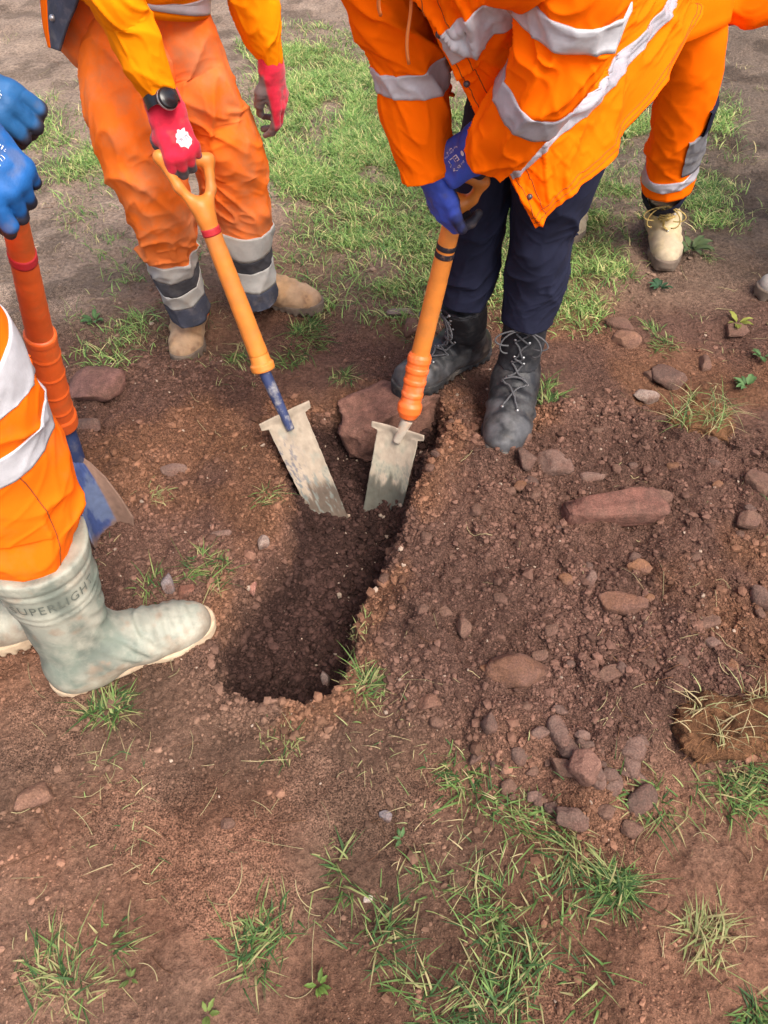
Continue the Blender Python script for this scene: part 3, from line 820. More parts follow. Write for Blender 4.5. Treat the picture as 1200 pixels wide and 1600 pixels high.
# ------------------------------------------------------------------ grass
def blades(base, h, w, phi, lean, col, seed):
    n = len(base); r = np.random.default_rng(seed)
    t = np.array([0, 0.22, 0.46, 0.74, 1.0])
    d = np.stack([np.cos(phi), np.sin(phi), np.zeros(n)], -1); side = np.stack([-np.sin(phi), np.cos(phi), np.zeros(n)], -1)
    tw = r.uniform(-1.2, 1.2, n); side = side * np.cos(tw)[:, None] + d * np.sin(tw)[:, None]
    bend = np.stack([-np.sin(phi), np.cos(phi), np.zeros(n)], -1) * (r.normal(0, 0.45, n) * h)[:, None]
    P = []
    for k, tt in enumerate(t):
        c = base + bend * tt ** 2 + d * (lean * h * tt ** 1.7)[:, None] + V(0, 0, 1) * (h * (tt - 0.42 * lean * tt ** 2.2))[:, None]
        ww = (w * [0.85, 1.0, 0.9, 0.6, 0][k])[:, None] * 0.5
        if k < 4: P += [c - side * ww, c + side * ww]
        else: P += [c]
    P = np.stack(P, 1)
    o = (np.arange(n) * 9)[:, None]
    q = np.concatenate([o + np.array([0, 1, 3, 2]), o + np.array([2, 3, 5, 4]), o + np.array([4, 5, 7, 6])])
    tr = o + np.array([6, 7, 8])
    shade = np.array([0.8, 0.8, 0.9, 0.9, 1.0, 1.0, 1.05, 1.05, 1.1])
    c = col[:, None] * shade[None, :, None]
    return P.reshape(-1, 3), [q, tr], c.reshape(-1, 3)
G1 = np.array(lin(98, 128, 70)); G2 = np.array(lin(136, 160, 96)); G3 = np.array(lin(166, 170, 116)); STR = np.array(lin(186, 170, 128)); GD = np.array(lin(72, 102, 60))
def grass_cols(n, r, dry=0.15, dark=0.2):
    k = r.random((n, 1)); c = G1 + (G2 - G1) * k
    m = r.random(n); c[m < dark] = GD; c[m > 1 - dry] = STR; c[(m > 1 - 2 * dry) & (m <= 1 - dry)] = G3
    return c * r.uniform(0.75, 1.2, (n, 1))
def field_grass(n, seed):
    r = np.random.default_rng(seed)
    def dn(x, y):
        tuft = sstep(0.36, 0.66, fbm(x * 9, y * 9, 75, 3))
        return np.clip(grass_amt(x, y) * (0.15 + 0.85 * tuft) , 0, 1)
    xy = scatter(n, dn, seed, (-2.0, 1.9, 1.75, 5.6))
    z = H(xy[:, 0], xy[:, 1]) - 0.004
    cl = fbm(xy[:, 0] * 5, xy[:, 1] * 5, 78, 2)
    h = r.uniform(0.018, 0.055, n) * (0.6 + 0.9 * cl); w = r.uniform(0.0022, 0.0045, n)
    col = grass_cols(n, r, 0.12, 0.12) * (0.8 + 0.5 * cl)[:, None] * V(1.40, 1.42, 1.30)
    return blades(np.concatenate([xy, z[:, None]], 1), h, w, r.uniform(0, 6.28, n), r.uniform(0.3, 1.3, n), col, seed)
a_ = field_grass(62000, 401)
def stray(n, seed):
    r = np.random.default_rng(seed)
    def dn(x, y):
        return sstep(0.62, 0.74, fbm(x * 4, y * 4, 76, 3)) * (zones(x, y)['hole'] < -0.03) * (1 - 0.9 * sstep(-0.05, 0.05, zones(x, y)['mound']))
    xy = scatter(n, dn, seed, (-2.0, 1.9, 0.16, 4.6))
    z = H(xy[:, 0], xy[:, 1]) - 0.003
    h = r.uniform(0.012, 0.038, n); w = r.uniform(0.0014, 0.0028, n)
    return blades(np.concatenate([xy, z[:, None]], 1), h, w, r.uniform(0, 6.28, n), r.uniform(0.4, 1.5, n), grass_cols(n, r, 0.4, 0.15), seed)
b_ = stray(4200, 402)
v_, f_ = join([(a_[0], a_[1]), (b_[0], b_[1])])
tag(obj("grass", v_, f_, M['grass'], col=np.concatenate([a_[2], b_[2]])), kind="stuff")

def tuft(px, py, wpx, hpx, n, hgt, label, seed, dry=0.12, dark=0.3, poly=None, lean=(0.3, 1.5), wid=(0.0016, 0.0048), zoff=0.0, dirn=None):
    r = np.random.default_rng(seed)
    c0 = on_ground(px, py); d = c0 - CP; Z = d @ fw; th = math.asin(-d[2] / np.linalg.norm(d))
    if poly is not None:
        pl = gpoly(poly, c0[2]); xs = [p[0] for p in pl]; ys = [p[1] for p in pl]
        clump = scatter(max(4, n // 40), lambda x, y: (polydist(x, y, pl) > 0) * 1.0, seed, (min(xs), max(xs), min(ys), max(ys)))
        k = r.integers(0, len(clump), n)
        xy = clump[k] + r.normal(0, 0.022, (n, 2))
        away = xy - clump[k]
    else:
        rx = wpx * Z / F / 2; ry = hpx * Z / F / 2 / math.sin(th)
        m = max(3, n // 35)
        cl = np.stack([r.normal(0, rx * 0.36, m), r.normal(0, ry * 0.36, m)], -1) + c0[:2]
        k = r.integers(0, m, n); xy = cl[k] + r.normal(0, 0.014, (n, 2)); away = xy - c0[:2]
    z = H(xy[:, 0], xy[:, 1]) - 0.004 + zoff
    flow = r.uniform(0, 6.28); phi = np.where(r.random(n) < 0.5, np.arctan2(away[:, 1], away[:, 0]) + r.normal(0, 0.8, n), flow + 5 * noise(xy[:, 0] * 9, xy[:, 1] * 9, seed=seed) + r.normal(0, 0.5, n))
    if dirn is not None: phi = dirn + r.normal(0, 0.6, n)
    h = 0.72 * hgt * r.uniform(0.35, 1.0, n) * np.exp(r.normal(0, 0.28, n)); lean = (lean[0] + 0.35, lean[1] + 0.45); dry = dry * 0.6
    v, f, c = blades(np.concatenate([xy, z[:, None]], 1), h, r.uniform(*wid, n), phi, r.uniform(*lean, n), grass_cols(n, r, dry, dark) * V(0.74, 0.80, 0.68), seed)
    return tag(obj("grass_tuft", v, f, M['grass'], loc=c0, col=c), label, "grass tuft")
tuft(575, 1075, 50, 70, 170, 0.05, "grass tuft hanging on the right rim of the hole", 501, dry=0.3)
tuft(566, 968, 40, 40, 60, 0.035, "thin straw-coloured tuft higher on the right rim of the hole", 502, dry=0.8)
tuft(335, 892, 80, 70, 170, 0.055, "grass tuft in the soil right of the wellington's toe", 503, dry=0.3)
tuft(232, 915, 40, 30, 50, 0.05, "thin grass tuft just above the wellington's toe", 504, dry=0.3)
tuft(478, 530, 90, 70, 380, 0.055, "bushy grass tuft right of the tan boots", 505, dry=0.15)
tuft(535, 590, 40, 40, 110, 0.045, "grass tuft between the left spade and the black boots", 506, dry=0.25)
tuft(842, 622, 44, 50, 160, 0.05, "grass tuft right behind the right black boot", 507, dry=0.15)
tuft(165, 1105, 90, 40, 190, 0.055, "grass tuft flattened under the grey-green wellington", 508, dry=0.3)
tuft(760, 1235, 0, 0, 330, 0.05, "diagonal strip of green grass left of the stone pile", 509, poly=[(690, 1180), (735, 1190), (790, 1240), (850, 1300), (840, 1330), (770, 1280), (700, 1215)], dry=0.12, dark=0.35)
tuft(960, 1385, 90, 80, 260, 0.06, "green tuft leaning below the stone pile", 510, dry=0.15, dark=0.4)
tuft(740, 1490, 0, 0, 900, 0.055, "widest patch of green grass at the bottom middle of the photo", 511, poly=[(560, 1410), (690, 1370), (820, 1390), (930, 1370), (960, 1440), (900, 1560), (780, 1640), (660, 1600), (580, 1500)], dry=0.25, dark=0.35)
tuft(430, 1530, 0, 0, 230, 0.05, "narrow grass patch left of the widest green patch", 512, poly=[(380, 1440), (440, 1430), (480, 1500), (470, 1600), (390, 1600)], dry=0.25, dark=0.4)
tuft(110, 1530, 0, 0, 250, 0.05, "pale grass patch in the bottom left corner", 513, poly=[(40, 1500), (150, 1460), (220, 1520), (200, 1600), (60, 1590)], dry=0.45, dark=0.25)
tuft(1085, 1230, 0, 0, 620, 0.05, "strip of green grass under the torn turf clod at the right", 514, poly=[(965, 1225), (1060, 1195), (1250, 1190), (1250, 1265), (1060, 1270), (980, 1255)], dry=0.25, dark=0.3)
tuft(1035, 520, 50, 44, 200, 0.04, "sparse grass tuft right of the two brown block stones", 515, dry=0.3)
tuft(1185, 1585, 60, 40, 200, 0.045, "moss-green tuft in the bottom right corner", 516, dry=0.05)
tuft(1090, 1450, 110, 110, 140, 0.055, "dry straw-like tuft at the lower right", 517, dry=0.85)
tuft(420, 770, 50, 60, 70, 0.045, "thin tuft on the left rim beside the left blade", 518, dry=0.5)
tuft(375, 560, 40, 40, 90, 0.05, "grass tuft behind the left spade's shaft", 519, dry=0.15)
tuft(890, 1330, 60, 70, 120, 0.05, "straggling dry grass under the stone pile", 520, dry=0.6)
tuft(450, 1160, 70, 50, 60, 0.04, "wispy dead grass below the hole", 521, dry=0.7)
tuft(1100, 390, 60, 24, 160, 0.035, "low grass right of the sand-coloured boot", 522, dry=0.2)
tuft(540, 1360, 60, 90, 60, 0.06, "few long bent blades above the bottom grass", 523, dry=0.3)
tuft(230, 770, 90, 30, 60, 0.04, "dead straw wisps beside the blue shovel blade", 524, dry=0.95)

# leafy weeds ---------------------------------------------------------------------
def weed(px, py, size, n, label, seed, col=lin(112, 150, 92)):
    r = np.random.default_rng(seed); c0 = on_ground(px, py); parts = []; cols = []
    Z = (c0 - CP) @ fw; s = 0.8 * size * Z / F; col = tuple(0.62 * q for q in col)
    for i in range(n):
        a = r.uniform(0, 6.28); L = s * r.uniform(0.35, 0.6); wd = L * r.uniform(0.3, 0.5)
        u = np.linspace(0, 1, 7)[:, None]; q = np.linspace(-1, 1, 5)[None, :]
        prof = np.sin(np.pi * u ** 0.8) ** 0.8 * (1 + 0.2 * np.sin(u * 22 + i))
        x = u * L + 0 * q + s * 0.08; y = q * prof * wd / 2; z = 0.35 * L * np.sin(u * 2.2) + 0.06 * L * np.abs(q) + r.uniform(0.002, 0.008)
        g = np.stack([c0[0] + x * math.cos(a) - y * math.sin(a), c0[1] + x * math.sin(a) + y * math.cos(a), c0[2] + z], -1).reshape(-1, 3)
        parts.append((g, gridfaces(7, 5, False))); cols.append(np.tile(np.array(col) * r.uniform(0.7, 1.25), (35, 1)))
    v, f = join(parts)
    return tag(obj("weed", v, f, M['grass'], loc=c0, col=np.concatenate(cols)), label, "weed")
weed(148, 503, 44, 12, "small pale green weed on bare ground left of the tan boots", 601)
weed(285, 556, 46, 10, "small leafy weed below the left tan boot", 602)
weed(1030, 452, 40, 12, "dark green leafy weed on the path below the sand-coloured boot", 603, lin(78, 118, 84))
weed(1150, 508, 44, 11, "yellow-green weed on the path at the right", 604, lin(170, 176, 84))
weed(1165, 606, 46, 11, "bright green weed near the right edge below the yellow-green one", 605)
weed(1078, 392, 70, 16, "spreading weed right of the sand-coloured boot", 606, lin(120, 142, 92))
weed(628, 1312, 34, 5, "single green seedling on the bare path under the hole", 607)
weed(498, 1540, 46, 9, "clover-like weed between the two bottom grass patches", 608, lin(120, 150, 70))
weed(325, 1585, 46, 9, "pale leafy weed at the bottom edge left of the middle", 609, lin(140, 160, 84))
weed(205, 1530, 40, 8, "small weed at the edge of the pale corner grass", 610, lin(130, 150, 80))
weed(1190, 560, 40, 9, "thin-leaved weed cut by the right edge of the photo", 611)

# straw, roots and dead stalks lying about ----------------------------------------
parts = []; cols = []
r_ = np.random.default_rng(650)
sx = np.concatenate([scatter(190, lambda x, y: (zones(x, y)['hole'] < 0) * 1.0, 651, (-1.0, 1.2, 0.2, 2.4)),
                     scatter(170, lambda x, y: (zones(x, y)['hole'] < 0) * 1.0, 652, (0.45, 0.95, 0.2, 1.0)),
                     scatter(90, lambda x, y: (zones(x, y)['hole'] < 0) * 1.0, 653, (-0.7, 0.2, 0.2, 0.9)), scatter(190, lambda x, y: (x > 0.35 * y) * 1.0, 654, (0.9, 2.2, 1.9, 4.2)), scatter(150, lambda x, y: 1.0 + 0 * x, 655, (-2.0, -0.5, 2.0, 4.2))])
for i, (x, y) in enumerate(sx):
    n = 7; L = r_.uniform(0.015, 0.07) if i % 9 else r_.uniform(0.07, 0.13); a = r_.uniform(0, 6.28); cv = r_.normal(0, 0.9)
    t = np.linspace(-0.5, 0.5, n); ang = a + cv * t
    X = x + np.cumsum(np.cos(ang)) * L / n; Y = y + np.cumsum(np.sin(ang)) * L / n
    Zz = H(X, Y) + 0.0015 + r_.uniform(0, 0.012) * (t + 0.5)
    v, f = tube(np.stack([X, Y, Zz], -1), r_.uniform(0.0004, 0.0009), 4)
    parts.append((v, f)); cols.append(np.tile((STR if r_.random() < 0.65 else np.array(lin(120, 84, 60))) * r_.uniform(0.45, 0.95), (len(v), 1)))
v_, f_ = join(parts)
tag(obj("straw_scraps", v_, f_, M['straw'], col=np.concatenate(cols)), kind="stuff")

# torn turf clods -----------------------------------------------------------------
def clod(name, px, py, w, h, label, seed, col, flat=0.8, sink=0.25, tdry=0.5, tn=90, th=0.05, yaw=0.0):
    p = on_ground(px, py); d = p - CP; Z = d @ fw; tha = math.asin(-d[2] / np.linalg.norm(d))
    root = thing(name, label, "turf clod", p)
    v, f = rock(seed, 6, 0.7, 0.98, ICO5, 0.20)
    sx = w * Z / F / 2; sy = 0.75 * h * Z / F / 2 / math.sin(tha); sz = flat * h * Z / F / 2
    v = v * V(sx, sy, sz)
    v = v + nrm(v) * (0.05 * (fbm(v[:, 0] * 24, v[:, 1] * 24, seed, 5, z=v[:, 2] * 24) - 0.5) + 0.02 * (fbm(v[:, 0] * 80, v[:, 1] * 80, seed + 2, 3, z=v[:, 2] * 80) - 0.5))[:, None]
    a = R(yaw); v = np.stack([v[:, 0] * math.cos(a) - v[:, 1] * math.sin(a), v[:, 0] * math.sin(a) + v[:, 1] * math.cos(a), v[:, 2]], -1)
    v = v + p + V(0, 0, sz * (1 - 2 * sink))
    n = fbm(v[:, 0] * 30, v[:, 1] * 30, 5, 4, z=v[:, 2] * 30)[:, None]
    obj("earth", v, f, M['soil'], root, col=np.array(col) * (0.45 + 1.1 * n))
    r = np.random.default_rng(seed)
    top = v[v[:, 2] > np.quantile(v[:, 2], 0.62)]
    b = top[r.integers(0, len(top), tn)]
    vv, ff, cc = blades(b - V(0, 0, 0.003), th * r.uniform(0.4, 1.2, tn), r.uniform(0.0016, 0.0034, tn), r.uniform(0, 6.28, tn), r.uniform(0.4, 1.6, tn), grass_cols(tn, r, tdry, 0.15), seed)
    tag(obj("grass_blades", vv, ff, M['grass'], root, col=cc), kind="stuff")
    # fine torn roots all over its sides
    ps = []
    for k in range(220):
        q = v[r.integers(0, len(v))]; dv = nrm(q - p + V(0, 0, -0.01)); L = r.uniform(0.01, 0.035)
        t = np.linspace(0, 1, 5)[:, None]
        pts = q + dv * t * L * 0.6 + V(*r.normal(0, 0.006, 2), -0.01) * t ** 2
        ps.append(tube(pts, 0.0005, 4))
    vv, ff = join(ps)
    tag(obj("roots", vv, ff, M['straw'], root, col=np.tile(np.array(lin(150, 108, 72)), (len(vv), 1))), kind="stuff")
    return root
clod("turf_clod", 1085, 672, 110, 62, "grass-topped clod of orange earth on the bare soil right of the black boots", 31, lin(128, 92, 66), tn=150, tdry=0.25, th=0.07)
clod("turf_clod", 1140, 1135, 200, 110, "large torn slab of orange-brown turf at the right end of the soil heap", 37, lin(118, 84, 60), flat=0.85, sink=0.42, tn=130, tdry=0.7, yaw=8)

# ------------------------------------------------------------------ parts shared by the people
def frame(fwd, upv):
    f = nrm(fwd); u = nrm(np.asarray(upv, float) - (np.asarray(upv, float) @ f) * f)
    return np.stack([f, np.cross(u, f), u], 0)          # rows: local x, y, z

def boot_sdf(h=0.25, L=0.30, lean=(0.0, 0.0), fat=1.0, shaft_r=(0.050, 0.058), rings=None):
    k = L / 0.30
    def foot(P):
        Q = P / k
        d = cap(Q, (-0.055, 0, 0.05), (0.02, 0, 0.068), 0.040 * fat, 0.046 * fat)
        d = smin(d, cap(Q, (0.02, 0, 0.070), (0.095, 0, 0.055), 0.046 * fat, 0.042 * fat, V(1, 0.92, 1)), 0.03)
        d = smin(d, cap(Q, (0.095, 0, 0.050), (0.150, 0.002, 0.040), 0.044 * fat, 0.043 * fat, V(1, 0.90, 1)), 0.03)
        d = smin(d, cap(Q, (0.150, 0.002, 0.040), (0.185, -0.002, 0.038), 0.043 * fat, 0.038 * fat, V(1, 0.88, 1)), 0.02)
        return d * k
    def shaft(P):
        a = V(-0.03 * k, 0, 0.05); b = V(-0.035 * k + lean[0], lean[1], h + 0.02)
        d = cap(P, a, b, shaft_r[0], shaft_r[1], V(1, 1.05, 1))
        return np.maximum(d, P[..., 2] - h)
    def f(P):
        d = smin(foot(P), shaft(P), 0.045)
        d = np.maximum(d, 0.012 - P[..., 2])
        if rings is not None: d = d + rings(P)
        return d
    def sole(P):
        k2 = k
        Q = P[..., :2] / k2
        Q3 = np.concatenate([Q, np.zeros(Q.shape[:-1] + (1,))], -1)
        d = cap(Q3, (-0.06, 0, 0), (0.03, 0, 0), 0.041 * fat, 0.036 * fat)
        d = smin(d, cap(Q3, (0.03, 0, 0), (0.14, 0.002, 0), 0.037 * fat, 0.050 * fat), 0.02)
        d = smin(d, cap(Q3, (0.14, 0.002, 0), (0.187, -0.002, 0), 0.050 * fat, 0.040 * fat), 0.02) * k2
        d = d - 0.003
        zt = 0.030 + 0.012 * sstep(0.10, 0.24, P[..., 0])
        dz = np.maximum(P[..., 2] - zt, -P[..., 2])
        o = np.maximum(d, dz)
        o = np.maximum(o, -np.maximum(np.maximum(np.abs(P[..., 0] - 0.030 * k) - 0.028, P[..., 2] - 0.011), -1))
        tread = 0.004 * (np.sin(P[..., 0] * 260) > 0.2) * (P[..., 2] < 0.012)
        return o + tread
    return f, sole

WEAR = {'muddy_tan_leather': ((0.46, 0.275, 0.14), (0.22, 0.13, 0.08), (0.42, 0.28, 0.17)), 'scuffed_black_leather': ((0.015, 0.016, 0.019), (0.09, 0.07, 0.055), (0.085, 0.085, 0.09)), 'sand_suede': ((0.50, 0.40, 0.24), (0.28, 0.22, 0.16), (0.44, 0.36, 0.25))}
def place(Vl, Fr, o):
    return np.asarray(Vl) @ Fr + o
def unplace(Pw, Fr, o):
    return (np.asarray(Pw) - o) @ Fr.T

def boot(parent, name, heel_dir, pos, mat, sole_mat, h=0.25, L=0.30, lean_to=None, fat=1.0, sr=(0.050, 0.058), laces=None, upv=(0, 0, 1), fabric=None, label=None, wear=None):
    """pos: ground point under the ankle; heel_dir: world direction the toe points"""
    Fr = frame(heel_dir, upv); lean = (0, 0)
    if lean_to is not None:
        l = unplace(lean_to, Fr, pos); lean = ((l[0] + 0.035) * h / max(l[2], 0.1), l[1] * h / max(l[2], 0.1))
    crease = lambda P: 0.0025 * np.sin((P[..., 0] * 0.9 - P[..., 2] * 0.6) * 170 + 3 * noise(P[..., 0] * 20, P[..., 1] * 20, P[..., 2] * 20, 5)) * np.exp(-(((P[..., 0] - 0.10) / 0.05) ** 2)) * (P[..., 2] > 0.04) \
        + 0.004 * (noise(P[..., 0] * 28, P[..., 1] * 28, P[..., 2] * 28, 8) - 0.5) + 0.006 * (noise(P[..., 0] * 9, P[..., 1] * 9, P[..., 2] * 22, 9) - 0.5) * (P[..., 2] > 0.10)
    f, s = boot_sdf(h, L, lean, fat, sr, crease)
    lo = V(-0.15 + min(0, lean[0]), -0.12 + min(0, lean[1]), -0.01); hi = V(0.27, 0.12 + max(0, lean[1]), h + 0.02); hi[0] = max(hi[0], lean[0] + 0.08)
    v, q = surfnets(f, lo, hi, 0.0048)
    base, mud, dust = WEAR.get(mat.name, ((0.5, 0.5, 0.5), MUD, MUD))
    n_ = fbm(v[:, 0] * 22, v[:, 1] * 22, 41, 4, z=v[:, 2] * 22); n2_ = fbm(v[:, 0] * 60, v[:, 1] * 60, 43, 3, z=v[:, 2] * 60)
    m1 = sstep(0.46, 0.70, n_ + 0.28 * (1 - v[:, 2] / 0.09) + 0.15 * sstep(0.1, 0.2, v[:, 0]) - 0.25 * sstep(0.07, 0.14, v[:, 2]))[:, None] * (0.6 + 0.4 * n2_[:, None]); m2 = (sstep(0.62, 0.40, n_ + 8.0 * np.maximum(v[:, 2] - 0.035, 0) * 0.6) * sstep(0.4, 0.6, n2_))[:, None] * 0.8
    col = np.array(base) * (1 - m1) + np.array(dust) * m1; col = col * (1 - m2) + np.array(mud) * m2
    o = obj(name, place(v, Fr, pos), q, mat, parent, col=col)
    if label: o["label"] = label
    v2, q2 = surfnets(s, lo, hi, 0.004)
    obj("sole", place(v2, Fr, pos), q2, sole_mat, o)
    if fabric is not None:                       # cloth upper shaft shell
        g = lambda P: np.maximum(f(P) - 0.002, np.maximum(0.125 + 0.25 * np.maximum(P[..., 0], 0) - P[..., 2], P[..., 2] - h + 0.004))
        v3, q3 = surfnets(g, lo, hi, 0.0045)
        obj("ankle_cloth", place(v3, Fr, pos), q3, fabric, o)
    if laces is not None:
        rows = np.linspace(0.085, h - 0.015, 8); pts = []
        parts = []
        def front(z, y):
            zz = z; x0 = 0.13 if z < 0.11 else 0.055 + lean[0] * z / h
            return V(x0 + (0.03 if z < 0.1 else 0), y + lean[1] * z / h, zz + (0.05 if z < 0.11 else 0))
        for i, z in enumerate(rows[:-1]):
            for sgn in (1, -1):
                t = np.linspace(0, 1, 9)[:, None]
                P = (1 - t) * front(z, 0.026 * sgn) + t * front(rows[i + 1], -0.026 * sgn)
                P = drape(f, P, 0.0065 + 0.002 * (sgn > 0)); parts.append(tube(P, 0.0026, 6))
        top = drape(f, front(rows[-1], 0)[None], 0.008)[0]
        rr = np.random.default_rng(int(abs(pos[0]) * 1000))
        for sgn in (1, -1):
            for (l, dz) in ((0.05, -0.035), (0.035, -0.055)):
                t = np.linspace(0, np.pi, 12)[:, None]
                P = top + V(0.012, 0, 0) * np.sin(t) + V(0, sgn * l, 0) * np.sin(t) + V(0.012, 0, dz) * (1 - np.cos(t)) * 0.6 + V(0, sgn * 0.01, 0) * t
                parts.append(tube(P, 0.0022, 6))
        vv, ff = join(parts); obj("laces", place(vv, Fr, pos), ff, laces, o)
        ey = []
        for z in rows:
            for sgn in (1, -1):
                c = drape(f, front(z, 0.028 * sgn)[None], 0.001)[0]
                ey.append((c + 0.0042 * ICO3[0] * V(1, 1, 1), ICO3[1]))
        vv, ff = join(ey); e = obj("eyelets", place(vv, Fr, pos), ff, M['metal'], o)
    return o, (lambda P: f(unplace(P, Fr, pos)))

FING = {'index': ((0.031, 0.090, 0.0), (0.042, 0.026, 0.023), 0.0100), 'middle': ((0.010, 0.095, 0.002), (0.046, 0.030, 0.024), 0.0103),
        'ring': ((-0.011, 0.091, 0.001), (0.042, 0.028, 0.023), 0.0098), 'little': ((-0.030, 0.082, -0.002), (0.033, 0.021, 0.020), 0.0090)}
def hand_sdf(curl, thumb, spread=0.06, fat=1.0, cuff=0.06, cuff_r=(0.034, 0.024)):
    """local frame: y along the hand, x to the thumb side, z out of the back of the hand"""
    segs = []
    for i, (nm, (mcp, ln, r)) in enumerate(FING.items()):
        a = 0.0; p = np.array(mcp); sp = (1.5 - i) * spread
        c = curl[nm] if isinstance(curl, dict) else curl
        for j in range(3):
            a += R(c[j])
            d = V(math.sin(sp) * math.cos(a), math.cos(sp) * math.cos(a), -math.sin(a))
            q = p + d * ln[j]
            segs.append((j, p.copy(), q.copy(), r * fat * (1.08 - 0.09 * j), r * fat * (1.0 - 0.10 * j), nm)); p = q
    th = [np.array(t, float) for t in thumb]
    tr = [0.017, 0.0135, 0.0118, 0.0100]
    def palm(P):
        Q = P * V(1, 1, 1.0)
        d = None
        for (mcp, rr) in (((0.029, 0.084, -0.004), 0.0125), ((0.010, 0.090, -0.003), 0.0130), ((-0.010, 0.086, -0.003), 0.0125), ((-0.027, 0.078, -0.005), 0.0118)):
            b = np.array(mcp); a = V(b[0] * 0.55, 0.0, -0.004)
            e = cap(Q, a, b, 0.018 * fat, rr * fat)
            d = e if d is None else smin(d, e, 0.02)
        return d
    def fingers(P, j=None):
        d = None; per = {}
        for (jj, p, q, ra, rb, nm) in segs:
            if j is not None and jj < j: continue
            e = cap(P, p, q, ra, rb)
            per[nm] = e if nm not in per else smin(per[nm], e, 0.005)
        for e in per.values():
            d = e if d is None else np.minimum(d, e)
        return d
    def thumb_d(P, j=0):
        d = None
        for i in range(j, 3):
            e = cap(P, th[i], th[i + 1], tr[i] * fat, tr[i + 1] * fat)
            d = e if d is None else smin(d, e, 0.008)
        return d
    def f(P):
        d = palm(P)
        d = smin(d, fingers(P), 0.006)
        d = smin(d, thumb_d(P), 0.012)
        c = cap(P, (0, -cuff, -0.002), (0, 0.01, -0.004), cuff_r[0], 0.027 * fat, V(0.92, 1, 1.18))
        d = smin(d, c, 0.016)
        d = np.maximum(d, -cuff - P[..., 1])
        w = 0.0020 * (noise(P[..., 0] * 70, P[..., 1] * 70, P[..., 2] * 70, 3) - 0.5) + 0.0012 * (1 - np.abs(2 * noise(P[..., 0] * 25, P[..., 1] * 90, P[..., 2] * 40, 13) - 1)) ** 2 + 0.004 * (noise(P[..., 0] * 22, P[..., 1] * 34, P[..., 2] * 22, 6) - 0.5)
        return d + w
    return f, fingers, thumb_d
def glove(parent, wrist, ydir, zdir, mirror, curl, thumb, mat, back, coat, fat=1.08, name="glove", coat_j=1, coat_z=-0.010, label=None, cuff=0.06, cuff_r=(0.034, 0.024), tips=None, spread=0.06):
    """zdir: direction out of the back of the hand; mirror flips the thumb side"""
    y = nrm(ydir); z = nrm(np.asarray(zdir, float) - (np.asarray(zdir, float) @ y) * y); x = np.cross(y, z) * (-1 if mirror else 1)
    Fr = np.stack([x, y, z], 0)
    f, fing, thd = hand_sdf(curl, thumb, spread, fat, cuff, cuff_r)
    v, q = surfnets(f, V(-0.09, -cuff - 0.01, -0.14), V(0.12, 0.23, 0.06), 0.0027)
    df = fing(v, coat_j); dt = thd(v, 2); da = f(v)
    m = sstep(coat_z + 0.004, coat_z - 0.004, v[:, 2]) * sstep(-0.005, 0.01, v[:, 1])
    m = np.maximum(m, sstep(0.004, -0.001, df) * (v[:, 1] > 0.02))
    m = np.maximum(m, sstep(0.004, -0.001, dt))
    col = np.array(back) * (1 - m[:, None]) + np.array(coat) * m[:, None]
    nz = fbm(v[:, 0] * 45, v[:, 1] * 45, 231, 3, z=v[:, 2] * 45); gr_ = sstep(0.56, 0.70, fbm(v[:, 0] * 30, v[:, 1] * 30, 235, 4, z=v[:, 2] * 30))[:, None] * 0.35
    col = col * (0.72 + 0.56 * nz[:, None]); col = col * (1 - gr_) + np.array((0.15, 0.12, 0.10)) * gr_
    if mirror: q = q[:, ::-1]
    o = obj(name, place(v, Fr, wrist), q, mat, parent, col=col)
    if label: o["label"] = label
    return o, f, Fr

